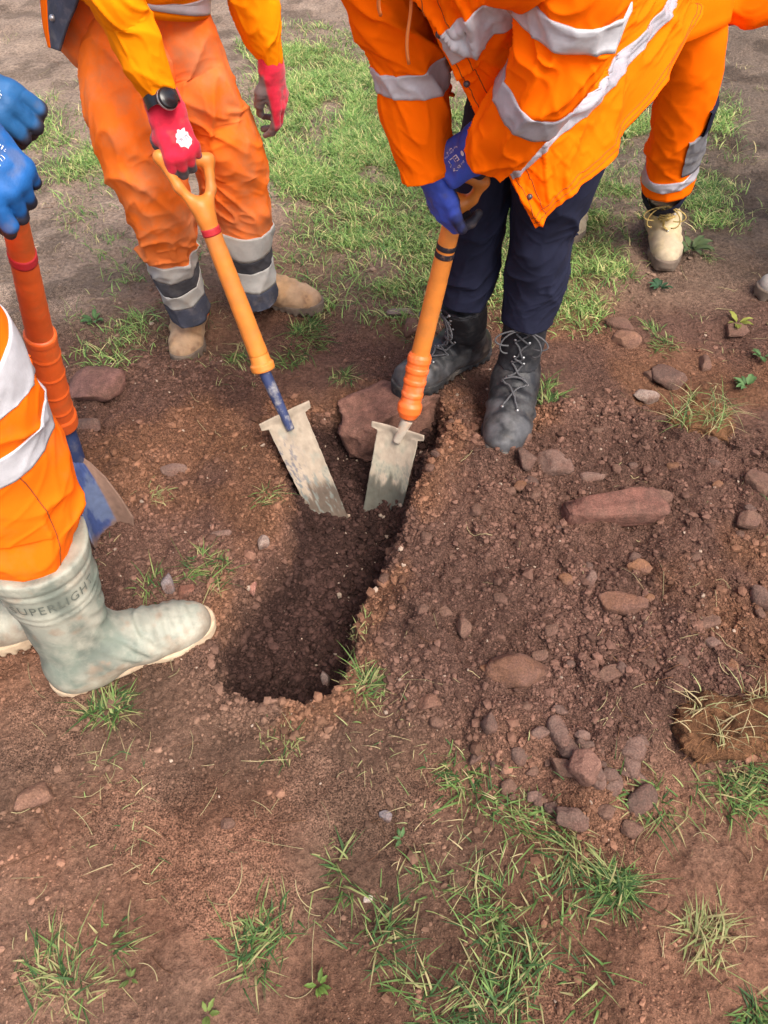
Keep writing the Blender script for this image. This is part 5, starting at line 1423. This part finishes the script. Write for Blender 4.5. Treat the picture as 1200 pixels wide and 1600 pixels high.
fld = 0.017 * rid(noise(ii * 4 + 1.5 * jj, jj * 16 - 3 * ii, seed=41), 3) + 0.010 * rid(noise(ii * 9 + 2 + fbm(ii * 6, jj * 6, 46, 2), jj * 22 + 5 * ii, seed=42), 3.5) + 0.0035 * rid(noise(ii * 22 + 6 * jj, jj * 45 - 14 * ii, seed=47), 3) + 0.016 * (fbm(ii * 3, jj * 7, 43, 2) - 0.5) + 0.005 * (fbm(ii * 22, jj * 40, 44, 3) - 0.5)
fld = fld - 0.018 * np.exp(-((jj - 0.30) / 0.02) ** 2) * sstep(0.5, 1.0, ii)
A_ = A_ + N_ * (fld - 0.008)[..., None]
N_ = nrm(np.cross(np.gradient(A_, axis=0), np.gradient(A_, axis=1))) ; N_ = N_ * np.sign((N_[150, 60] @ (CP - A_[150, 60])))
v, f = sheet(A_, N_, -0.004, 0.002)
# sleeves
sR = Loft([(V(-0.06, 1.50, 1.22), 0.085, 0.085), st(570, -80, 1.20, 64, 1.0), st(598, 0, 1.26, 60, 1.0), st(622, 55, 1.31, 57, 1.0), st(638, 110, 1.36, 55, 1.0), st(646, 160, 1.40, 53, 1.0), st(655, 215, 1.45, 46, 1.0), st(663, 250, 1.48, 39, 1.0), st(667, 274, 1.50, 36, 1.0)],
          fold=0.007, freq=11, seed=51, zones=((0.55, 0.15, 0.004),), skew=1.2)
sL = Loft([(V(0.20, 1.26, 1.22), 0.10, 0.10), st(905, -60, 1.04, 84, 1.0), st(895, 10, 1.09, 76, 1.0), st(880, 60, 1.13, 70, 1.0), st(862, 110, 1.17, 66, 1.0), st(836, 155, 1.22, 62, 1.0), st(803, 196, 1.28, 54, 1.0), st(783, 217, 1.32, 48, 1.0), st(766, 236, 1.355, 44, 1.0)],
          fold=0.008, freq=12, seed=57, zones=((0.50, 0.16, 0.007),), skew=1.2)
vv, ff = join([(v, f), sR.mesh(200, 120, hem1=True), sL.mesh(220, 130, hem1=True)])
jk = obj("parka", vv, ff, M['orange'], pb)
def strip(i0, i1, j0, j1, mat, nm="reflective_band", off=0.0045):
    v, f = sheet(A_[i0:i1, j0:j1], N_[i0:i1, j0:j1], 0.0, off); return obj(nm, v, f, mat, jk)
strip(192, 213, 1, 285, M['reflect_grey'])          # hem band
strip(75, 99, 2, 90, M['reflect'])                   # chest band
strip(6, 180, 111, 126, M['reflect_grey'])             # band over the shoulder
v, f = sR.band(0.555 * sR.L, 0.665 * sR.L, tilt=0.012, ph=0.3); obj("reflective_band", v, f, M['reflect'], jk)
v, f = sL.band(0.60 * sL.L, 0.70 * sL.L, tilt=0.0, ph=0.0); obj("reflective_band", v, f, M['reflect_grey'], jk)
v, f = sL.band(0.28 * sL.L, 0.38 * sL.L, tilt=0.0, ph=0.0); obj("reflective_band", v, f, M['reflect'], jk)
for (i, j) in ((75, 5), (117, 5), (232, 6)):
    c_ = A_[i, j] + N_[i, j] * 0.004
    obj("snap_button", c_ + ICO3[0] * 0.0058, ICO3[1], material("dark_snap", (0.09, 0.09, 0.10), rough=0.4, metallic=0.5, var=0) if i == 75 else bpy.data.materials["dark_snap"], jk)
for i_ in (246, 250):
    v, f = tube(A_[i_, 1:280] + N_[i_, 1:280] * 0.0022, 0.0008, 5); obj("stitching", v, f, M['stitch'], jk)
for j_ in (4, 13):
    v, f = tube(A_[10:252, j_] + N_[10:252, j_] * 0.0022, 0.0008, 5); obj("stitching", v, f, M['stitch'], jk)
# dark jumper seen in the open front
shb = Loft([(V(0.26, 1.72, 0.88), 0.12, 0.08), (V(0.20, 1.66, 0.98), 0.12, 0.08), (V(0.11, 1.54, 1.08), 0.12, 0.08), (V(0.03, 1.44, 1.18), 0.12, 0.08), (V(0.01, 1.38, 1.27), 0.07, 0.07)], xref=(0.8, -0.6, 0), fold=0.005, seed=61)
v, f = shb.mesh(60, 90); obj("jumper", v, f, M['black_cloth'], pb)
# hood cord
for (a, b) in (((638, -40, 1.12), (640, 100, 1.24)), ((594, -60, 1.05), (596, 24, 1.14))):
    t = np.linspace(0, 1, 12)[:, None]; P = pix(*a) * (1 - t) + pix(*b) * t + V(0.004, 0, 0) * np.sin(t * 6)
    v, f = tube(P, 0.0028, 8); obj("hood_cord", v, f, M['cord'], jk)
# gloves
BL = lin(60, 86, 188); BK = lin(34, 34, 46)
w1 = pix(672, 268, 1.515); k1 = pix(690, 345, 1.60)
gr = dict(index=(34, 48, 40), middle=(30, 44, 40), ring=(26, 40, 36), little=(24, 36, 34))
glove(pb, w1, k1 - w1, V(-0.88, -0.42, 0.25), True, gr, [(0.022, 0.022, -0.008), (0.042, 0.052, -0.010), (0.050, 0.082, -0.010), (0.058, 0.112, -0.016)], M['glove_blue'], BL, BK, coat_j=2, coat_z=-0.020, fat=1.15, cuff=0.05, cuff_r=(0.036, 0.028))
w2 = pix(752, 226, 1.41); k2 = pix(703, 256, 1.47)
gB, gBf, gBF = glove(pb, w2, k2 - w2, nrm(CP - w2) + V(0.0, -0.2, 0.1), True, dict(index=(62, 85, 60), middle=(62, 88, 60), ring=(62, 90, 60), little=(62, 90, 60)),
                     [(0.020, 0.02, -0.014), (0.036, 0.050, -0.034), (0.026, 0.078, -0.052), (0.008, 0.094, -0.060)], M['glove_blue'], BL, BK, coat_j=1, coat_z=-0.014, fat=1.22, cuff=0.05, cuff_r=(0.037, 0.029))
def on_hand(v2, cx, cy, rot, f, Fr, wpos, host, mat, nm, mir=1, off=0.0012):
    a = R(rot); x = v2[:, 0] * math.cos(a) - v2[:, 1] * math.sin(a); y = v2[:, 0] * math.sin(a) + v2[:, 1] * math.cos(a)
    P = drape(f, np.stack([mir * x + cx, y + cy, np.full(len(x), 0.035)], -1), off + 0.0008)
    return place(P, Fr, wpos)
prn = []
for (txt, sz, ox, oy) in (("ELT", 0.020, 0.008, 0.0), ("0120  EN 388", 0.0065, 0.004, 0.0165), ("EN ISO 21420", 0.0065, 0.004, -0.0155), ("CE  X", 0.0065, 0.004, -0.0235)):
    tv, tf_ = text_mesh(txt, sz); tv = tv + V(ox, oy, 0)
    prn.append((on_hand(tv, -0.004, 0.050, 100, gBf, gBF, w2, gB, None, None, mir=-1), tf_))
ang = np.linspace(0, 6.283, 24, endpoint=False)
dk = np.concatenate([[[0, 0]], np.stack([np.cos(ang), np.sin(ang)], -1) * 0.0055]) + V(-0.022, 0.003)
prn.append((on_hand(dk, -0.004, 0.050, 100, gBf, gBF, w2, gB, None, None, mir=-1), np.stack([np.zeros(24, int), 1 + np.arange(24), 1 + (np.arange(24) + 1) % 24], -1)))
vv, ff = join(prn); obj("glove_print", vv, ff, M['print'], gB)
body(pb, dict(pelvis=V(0.36, 1.76, 0.86), hl=V(0.43, 1.72, 0.86), hr=V(0.29, 1.78, 0.86), kl=pix(845, 380, 1.84), kr=pix(742, 370, 1.90), al=fL + V(0.037, 0.09, 0.13), ar=fR + V(0.082, 0.072, 0.13),
              sl=V(0.20, 1.28, 1.20), sr=V(-0.06, 1.50, 1.20), el=pix(862, 100, 1.19), er=pix(622, 50, 1.33), wl=w2, wr=w1, neck=V(0.0, 1.30, 1.29), head=V(-0.08, 1.21, 1.37), face=V(-0.35, -0.6, -0.72)))

# ------------------------------------------------------------------ person behind at the right
pc = thing("person", "person behind at the right in orange trousers with grey knee patch and sand suede boots", "person", on_ground(960, 385))
cR = on_ground(1030, 385); cL = on_ground(893, 350)
cl1 = Loft([st(1060, -20, 1.93, 70, 0.9), st(1080, 60, 2.02, 52, 1.0), st(1078, 110, 2.09, 48, 1.0), st(1070, 155, 2.16, 45, 1.0), st(1058, 205, 2.26, 40, 1.05), st(1050, 245, 2.36, 38, 1.05), st(1046, 270, 2.42, 39, 1.05), st(1043, 291, 2.46, 38, 1.05)],
           fold=0.004, freq=12, seed=71, zones=((0.75, 0.15, 0.006),))
cl2 = Loft([st(960, -30, 2.0, 70, 0.9), st(950, 60, 2.12, 50, 1.0), st(918, 150, 2.28, 44, 1.0), st(896, 240, 2.50, 36, 1.05), st(886, 285, 2.62, 34, 1.05)], fold=0.005, freq=12, seed=74)
vv, ff = join([cl1.mesh(110, 80, hem1=True), cl2.mesh(90, 70, hem1=True)])
tc = obj("trousers", vv, ff, M['orange'], pc)
v, f = cl1.band(0.850 * cl1.L, 0.920 * cl1.L, tilt=0.012, ph=2.2); obj("reflective_band", v, f, M['reflect_grey'], tc)
v, f = cl1.band(0.60 * cl1.L, 0.83 * cl1.L, th0=-0.75, th1=1.05, off=0.006, rows=16, cols=40, tilt=0.0)
obj("knee_patch", v, f, M['knee'], tc)
v, f = cl1.band(0.48 * cl1.L, 0.60 * cl1.L, th0=-0.8, th1=0.55, off=0.010, rows=12, cols=30); obj("navy_patch", v, f, M['navy'], tc)
for (a, b) in ((cR, pix(1040, 290, 2.46)), (cL, pix(886, 285, 2.62))):
    g_ = a + (b - a) * 0.0
    top = b.copy()
    lf = Loft([(top + (a + V(0.0, 0.07, 0.0) - top) * 0.02, 0.066, 0.070), (top + (a + V(0.0, 0.07, 0.1) - top) * 0.22, 0.069, 0.073), (top + (a + V(0.0, 0.07, 0.1) - top) * 0.42, 0.064, 0.066)], fold=0.004, seed=78, freq=20)
    v, f = lf.mesh(30, 60, hem1=True); obj("navy_cuff", v, f, M['navy'], tc)
boot(pc, "boot", nrm(V(-0.12, -1, 0)), cR + V(0.01, 0.06, 0.0), M['sand'], M['sole'], h=0.22, L=0.30, lean_to=pix(1040, 300, 2.48), sr=(0.050, 0.056), fat=1.0, laces=M['lace_tan'])
boot(pc, "boot", nrm(V(-0.25, -1, 0)), cL + V(0.01, 0.06, 0.0), M['sand'], M['sole'], h=0.22, L=0.30, lean_to=pix(887, 290, 2.66), sr=(0.050, 0.056), fat=1.0, laces=M['lace_tan'])
jc = Loft([st(1036, 72, 2.02, 98, 0.85), st(1030, 30, 1.99, 108, 0.85), st(1020, -40, 1.93, 112, 0.8), (V(0.78, 2.42, 1.18), 0.235, 0.15), (V(0.78, 2.42, 1.34), 0.225, 0.13), (V(0.78, 2.42, 1.44), 0.16, 0.11), (V(0.78, 2.42, 1.51), 0.075, 0.075)], xref=(1, 0, 0), fold=0.006, freq=9, seed=81)
scl = Loft([(V(0.90, 2.42, 1.41), 0.085, 0.085), (V(1.00, 2.41, 1.30), 0.075, 0.075), st(1210, -90, 1.95, 50, 1.0), st(1205, -20, 1.96, 46, 1.0), st(1182, 6, 1.97, 32, 1.0), st(1158, 10, 1.98, 24, 1.0), st(1138, 12, 1.99, 22, 1.0)], fold=0.007, freq=16, seed=83)
scr = Loft([(V(0.66, 2.42, 1.41), 0.085, 0.085), (V(0.55, 2.41, 1.30), 0.075, 0.075), (V(0.48, 2.40, 1.15), 0.062, 0.062), (V(0.50, 2.30, 0.95), 0.05, 0.05), (V(0.55, 2.20, 0.86), 0.042, 0.042)], fold=0.006, freq=14, seed=85)
vv, ff = join([jc.mesh(60, 90, hem0=True), scl.mesh(80, 60, hem1=True), scr.mesh(60, 50, hem1=True)])
jC = obj("jacket", vv, ff, M['orange'], pc)
wc = pix(1146, 12, 1.985)
glove(pc, wc, V(-0.9, 0.1, -0.35), V(0.2, -0.9, 0.3), False, dict(index=(30, 50, 30), middle=(30, 50, 30), ring=(30, 50, 30), little=(30, 50, 30)), [(0.018, 0.02, -0.012), (0.036, 0.045, -0.026), (0.032, 0.075, -0.044), (0.012, 0.090, -0.056)], M['glove_red'], lin(190, 24, 40), GDK, coat_j=2)
glove(pc, V(0.56, 2.18, 0.84), V(0.3, -0.3, -0.9), V(-0.5, -0.8, 0.2), True, dict(index=(20, 40, 30), middle=(25, 40, 30), ring=(25, 40, 30), little=(25, 40, 30)), [(0.018, 0.02, -0.012), (0.036, 0.045, -0.026), (0.036, 0.075, -0.040), (0.03, 0.10, -0.046)], M['glove_red'], lin(190, 24, 40), GDK, coat_j=2)
body(pc, dict(pelvis=V(0.77, 2.45, 0.93), hl=V(0.86, 2.44, 0.88), hr=V(0.68, 2.44, 0.88), kl=pix(1066, 170, 2.24), kr=pix(930, 170, 2.34), al=cR + V(0, 0.06, 0.12), ar=cL + V(0, 0.06, 0.12),
              sl=V(0.95, 2.42, 1.35), sr=V(0.61, 2.42, 1.35), el=pix(1198, -14, 1.965), er=V(0.49, 2.40, 1.14), wl=wc, wr=V(0.56, 2.19, 0.86), neck=V(0.78, 2.42, 1.50), head=V(0.77, 2.38, 1.63), face=V(-0.3, -0.9, -0.3)))

# ------------------------------------------------------------------ person at the left edge in wellingtons
pd = thing("person", "person at the left edge in bright orange trousers with white reflective bands and grey-green wellingtons", "person", on_ground(120, 1050))
d1 = nrm(V(0.297, 0.150, 0)); hl = gnd(88, 1062, 0.02); an = hl + d1 * 0.10; an[2] = H1(an[0], an[1]) - 0.004
tp_ = pix(48, 846, 1.415)
def wel_rings(P):
    z = P[..., 2]; x = P[..., 0]
    d = 0.0034 * np.sin((x * 0.75 + z * 0.62) * 240 + 2.0 * noise(x * 15, P[..., 1] * 15, z * 15, 12)) * np.exp(-(((x - 0.075) / 0.055) ** 2)) * sstep(0.05, 0.08, z) * sstep(0.30, 0.22, z)
    d = d + 0.0014 * np.sin(x * 300 + 3 * noise(x * 10, P[..., 1] * 12, z * 10, 15)) * sstep(0.06, 0.10, x) * sstep(0.235, 0.19, x) * sstep(0.05, 0.065, z)
    d = d - 0.0030 * (np.exp(-((z - 0.285) / 0.004) ** 2) + np.exp(-((z - 0.335) / 0.005) ** 2) + np.exp(-((z - 0.270) / 0.004) ** 2)) - 0.0045 * sstep(0.347, 0.352, z)
    d = d + 0.004 * (noise(x * 22, P[..., 1] * 22, z * 22, 8) - 0.5) + 0.010 * (noise(x * 8, P[..., 1] * 8, z * 8, 9) - 0.5)
    return d
def welly(pos, dr, top, name, lettered):
    Fr = frame(dr, (0, 0, 1)); l = unplace(top, Fr, pos); h = 0.375; lean = ((l[0] + 0.04) * h / l[2], l[1] * h / l[2])
    f, s = boot_sdf(h, 0.325, lean, 1.06, (0.060, 0.100), wel_rings)
    lo = V(-0.20, -0.15 + min(0, lean[1]), -0.01); hi = V(0.30, 0.17 + max(0, lean[1]), h + 0.02); lo[0] -= 0.03; lo[1] -= 0.03
    g = lambda P: np.maximum(f(P), -np.maximum(f(P) + 0.013, 0.26 - P[..., 2]))
    v, q = surfnets(g, lo, hi, 0.0045)
    n_ = fbm(v[:, 0] * 12, v[:, 1] * 12, 141, 5, z=v[:, 2] * 12); n2_ = fbm(v[:, 0] * 50, v[:, 1] * 50, 143, 3, z=v[:, 2] * 50); n3_ = fbm(v[:, 0] * 18, v[:, 1] * 18, 145, 4, z=v[:, 2] * 5)
    m1 = sstep(0.40, 0.66, n_ + 0.10)[:, None] * 0.75; c_ = np.array((0.20, 0.235, 0.19)) * (1 - m1) + np.array((0.33, 0.33, 0.27)) * m1
    m1 = sstep(0.50, 0.66, n3_)[:, None] * 0.7; c_ = c_ * (1 - m1) + np.array((0.13, 0.15, 0.125)) * m1
    m2 = (sstep(0.50, 0.62, n_ * 0.6 + n2_ * 0.4 + 0.32 * sstep(0.10, 0.03, v[:, 2]) + 0.20 * sstep(0.19, 0.27, v[:, 0]) - 0.06))[:, None] * 0.7; c_ = c_ * (1 - m2) + np.array((0.30, 0.22, 0.155)) * m2
    o = obj(name, place(v, Fr, pos), q, M['welly'], pd, col=c_)
    v, q = surfnets(s, lo, hi, 0.004)
    obj("sole", place(v, Fr, pos), q, M['welt'], o)
    def foxing(P):
        return np.maximum(f(P) - 0.004, np.maximum(0.024 - P[..., 2], P[..., 2] - 0.048 - 0.02 * sstep(0.18, 0.26, P[..., 0]) + 0.004 * noise(P[..., 0] * 30, P[..., 1] * 30, seed=4)))
    if lettered:
        tv, tf_ = text_mesh("SUPERLIGHT", 0.028, 1.18)
        tv = np.concatenate([tv, tv + V(0, 0, 0)]) if False else tv
        ang = -1.55 + tv[:, 0] / 0.098
        zz = 0.311 + tv[:, 1]
        cx = -0.035 + lean[0] * zz / h; cy = lean[1] * zz / h
        P = drape(f, np.stack([cx + 0.1 * np.cos(ang), cy + 0.1 * np.sin(ang), zz], -1), 0.0040)
        obj("raised_lettering", place(P, Fr, pos), tf_, M['welly_dark'], o)
    return o
w_near = welly(an, d1, tp_, "wellington_boot", True)
an2 = gnd(20, 1015, 0.0); an2 = an2 + V(-0.16, 0.01, 0); an2[2] = H1(an2[0], an2[1]) - 0.004
tp2 = an2 + V(0.0, 0.02, 0.365)
welly(an2, nrm(V(1, 0.22, 0)), tp2, "wellington_boot", False)
dl1 = Loft([(V(-0.70, 0.86, 0.98), 0.11, 0.11), st(-100, 540, 1.10, 108, 1.0), st(-66, 600, 1.16, 108, 1.0), st(-35, 660, 1.23, 103, 1.0), st(-2, 720, 1.30, 95, 1.0), st(18, 765, 1.35, 90, 1.0), st(32, 803, 1.385, 86, 1.0), st(42, 838, 1.41, 74, 1.0), st(52, 880, 1.455, 58, 1.0)],
           fold=0.006, freq=9, seed=91, zones=((0.85, 0.12, 0.008), (0.45, 0.15, 0.004)), skew=0.8)
dl2 = Loft([(V(-0.80, 1.02, 0.98), 0.11, 0.11), (tp2 * 0.5 + V(-0.80, 1.0, 0.9) * 0.5, 0.10, 0.10), (tp2 + V(0, 0, 0.06), 0.09, 0.09), (tp2 - V(0, 0, 0.03), 0.078, 0.078)], fold=0.006, freq=9, seed=94)
pd_l = Loft([(V(-0.74, 0.93, 0.80), 0.07, 0.07), (V(-0.75, 0.93, 0.88), 0.14, 0.17), (V(-0.75, 0.93, 1.0), 0.15, 0.18)], xref=(1, 0, 0), fold=0.004, seed=95)
vv, ff = join([dl1.mesh(220, 140, hem1=True), dl2.mesh(90, 80, hem1=True), pd_l.mesh(30, 80)])
td = obj("trousers", vv, ff, M['orange_leg'], pd)
for (a, b, t) in ((0.30, 0.375, 0.018), (0.475, 0.565, 0.018)):
    v, f = dl1.band(a * dl1.L, b * dl1.L, tilt=t, ph=2.6, rows=14, cols=120); obj("reflective_band", v, f, M['reflect'], td)
th_s = -1.35
for th_s in (-1.45,):
    for sgn in (1, -1):
        v, f = dl1.line([(0.57, th_s * sgn), (0.7, (th_s + 0.2) * sgn), (0.85, (th_s + 0.34) * sgn), (0.97, (th_s + 0.45) * sgn)], 0.0012); obj("seam", v, f, M['stitch'], td)
jd = Loft([(V(-0.75, 0.93, 0.92), 0.165, 0.20), (V(-0.74, 0.93, 1.10), 0.165, 0.21), (V(-0.72, 0.92, 1.28), 0.15, 0.225), (V(-0.71, 0.92, 1.40), 0.12, 0.15), (V(-0.70, 0.92, 1.47), 0.075, 0.075)], xref=(1, 0, 0), fold=0.006, freq=9, seed=96)
wd1 = pix(-60, 184, 0.965); wd2 = pix(-104, 112, 1.03)
sd1 = Loft([(V(-0.70, 0.76, 1.35), 0.07, 0.07), (V(-0.70, 0.72, 1.15), 0.06, 0.06), (wd1 * 0.45 + V(-0.70, 0.72, 1.12) * 0.55, 0.053, 0.053), (wd1 + V(-0.02, -0.01, 0.005), 0.040, 0.040)], fold=0.005, freq=14, seed=97)
sd2 = Loft([(V(-0.72, 1.10, 1.35), 0.07, 0.07), (V(-0.72, 1.15, 1.18), 0.06, 0.06), (wd2 * 0.45 + V(-0.72, 1.14, 1.15) * 0.55, 0.053, 0.053), (wd2 + V(-0.03, 0.0, 0.0), 0.040, 0.040)], fold=0.005, freq=14, seed=98)
vv, ff = join([jd.mesh(50, 80, hem0=True), sd1.mesh(60, 60, hem1=True), sd2.mesh(60, 60, hem1=True)])
obj("jacket", vv, ff, M['orange_leg'], pd)
TEAL = lin(30, 120, 150); BG = lin(24, 92, 160); BG2 = lin(30, 88, 140)
grip = dict(index=(30, 42, 34), middle=(50, 70, 50), ring=(55, 78, 55), little=(55, 80, 55))
g1, g1f, g1F = glove(pd, wd1, pix(-14, 244, 0.99) - wd1, nrm(CP - wd1) + V(0.25, 0, 0.3), False, grip, [(0.020, 0.02, -0.014), (0.036, 0.050, -0.034), (0.026, 0.078, -0.052), (0.008, 0.094, -0.060)], M['glove_blue'], BG, BK, coat_j=2, coat_z=-0.018, fat=1.10, cuff=0.05, spread=0.03)
g2, g2f, g2F = glove(pd, wd2, pix(-16, 160, 1.05) - wd2, nrm(CP - wd2) + V(0.15, 0, 0.5), True, dict(index=(40, 60, 45), middle=(45, 65, 45), ring=(45, 65, 45), little=(45, 65, 45)), [(0.020, 0.02, -0.014), (0.036, 0.050, -0.034), (0.026, 0.078, -0.052), (0.008, 0.094, -0.060)], M['glove_blue'], BG2, BK, coat_j=2, coat_z=-0.018, fat=1.18, cuff=0.06)
tv, tf_ = text_mesh("NEST", 0.016); P = on_hand(tv, 0.0, 0.082, 155, g2f, g2F, wd2, g2, None, None, mir=-1); obj("glove_print", P, tf_, M['print'], g2)
prn = []
for k, (txt, sz, oy) in enumerate((("EN 388", 0.012, 0.010), ("CE 4121", 0.009, -0.004), ("21420", 0.009, -0.016))):
    tv, tf_ = text_mesh(txt, sz); tv = tv + V(0, oy, 0); prn.append((on_hand(tv, 0.0, 0.050, -75, g1f, g1F, wd1, g1, None, None, mir=1), tf_))
vv, ff = join(prn); obj("glove_print", vv, ff, M['print'], g1)
body(pd, dict(pelvis=V(-0.75, 0.93, 0.93), hl=V(-0.78, 1.02, 0.88), hr=V(-0.70, 0.86, 0.88), kl=tp2 + V(0.0, 0, 0.18), kr=pix(0, 715, 1.31), al=an2 + V(0, 0, 0.10), ar=an + V(-0.03, 0, 0.12),
              sl=V(-0.72, 1.10, 1.35), sr=V(-0.70, 0.76, 1.35), el=V(-0.72, 1.14, 1.14), er=V(-0.70, 0.72, 1.12), wl=wd2, wr=wd1, neck=V(-0.70, 0.92, 1.49), head=V(-0.66, 0.92, 1.62), face=V(0.8, 0.1, -0.5)))

# ------------------------------------------------------------------ person outside the right edge: only a boot toe reaches into view
pe = thing("person", "person past the right edge with only a muddy grey boot toe in view", "person", on_ground(1330, 450))
tE = gnd(1184, 462, 0.0); dE = nrm(V(-1, -0.05, 0)); e1 = tE - dE * 0.215; e1[2] = H1(e1[0], e1[1]); e2 = e1 + V(0.30, 0.30, 0); e2[2] = H1(e2[0], e2[1])
WEAR['muddy_grey_rubber'] = ((0.30, 0.28, 0.26), (0.20, 0.16, 0.13), (0.36, 0.32, 0.28))
M['grey_rubber'] = material("muddy_grey_rubber", attr="Col", rough=0.8, var=0.2, vscale=30, bump=0.4, bscale=140)
hE = V(1.68, 2.34, 0.92); pairs = []
for e, dy in ((e1, -0.09), (e2, 0.09)):
    boot(pe, "boot", dE, e, M['grey_rubber'], M['sole'], h=0.26, L=0.30, lean_to=e + V(0.04, 0, 0.3), sr=(0.052, 0.062))
    pairs.append(Loft([(hE + V(0, dy, 0), 0.10, 0.10), (hE * 0.5 + e * 0.5 + V(0, dy * 0.5, 0.02), 0.085, 0.085), (e + V(0.04, 0, 0.27), 0.068, 0.068)], fold=0.005, seed=131 + int(dy * 100)).mesh(80, 70, hem1=True))
pairs.append(Loft([(hE + V(0, 0, -0.12), 0.07, 0.07), (hE, 0.14, 0.18), (hE + V(0, 0, 0.12), 0.14, 0.18)], xref=(1, 0, 0), fold=0.004, seed=134).mesh(30, 70))
vv, ff = join(pairs); obj("trousers", vv, ff, M['navy'], pe)
tor = Loft([(hE, 0.16, 0.20), (hE + V(-0.02, 0, 0.25), 0.155, 0.22), (hE + V(-0.02, 0, 0.46), 0.13, 0.20), (hE + V(-0.02, 0, 0.55), 0.075, 0.075)], xref=(1, 0, 0), fold=0.006, seed=135).mesh(50, 80)
sls = [Loft([(hE + V(-0.02, s * 0.20, 0.44), 0.07, 0.07), (hE + V(0.02, s * 0.27, 0.2), 0.058, 0.058), (hE + V(-0.08, s * 0.26, -0.02), 0.042, 0.042)], fold=0.005, seed=137).mesh(50, 50, hem1=True) for s in (1, -1)]
vv, ff = join([tor] + sls); obj("jacket", vv, ff, M['orange'], pe)
gE = {}
for k_, s in (('r', 1), ('l', -1)):
    gE[k_] = hE + V(-0.09, s * 0.26, -0.05)
    glove(pe, gE[k_], V(-0.15, 0, -1), V(0, s, 0), s < 0, relax, [(0.018, 0.02, -0.01), (0.034, 0.046, -0.028), (0.036, 0.078, -0.042), (0.030, 0.104, -0.050)], M['glove_blue'], BL, BK)
body(pe, dict(pelvis=hE, hl=hE + V(0, -0.09, -0.02), hr=hE + V(0, 0.09, -0.02), kl=hE * 0.5 + e1 * 0.5, kr=hE * 0.5 + e2 * 0.5, al=e1 + V(0.04, 0, 0.12), ar=e2 + V(0.04, 0, 0.12), sl=hE + V(-0.02, -0.2, 0.44), sr=hE + V(-0.02, 0.2, 0.44),
              el=hE + V(0.02, -0.27, 0.2), er=hE + V(0.02, 0.27, 0.2), wl=gE['l'], wr=gE['r'], neck=hE + V(-0.02, 0, 0.57), head=hE + V(-0.04, 0, 0.71), face=V(-0.9, 0, -0.3)))
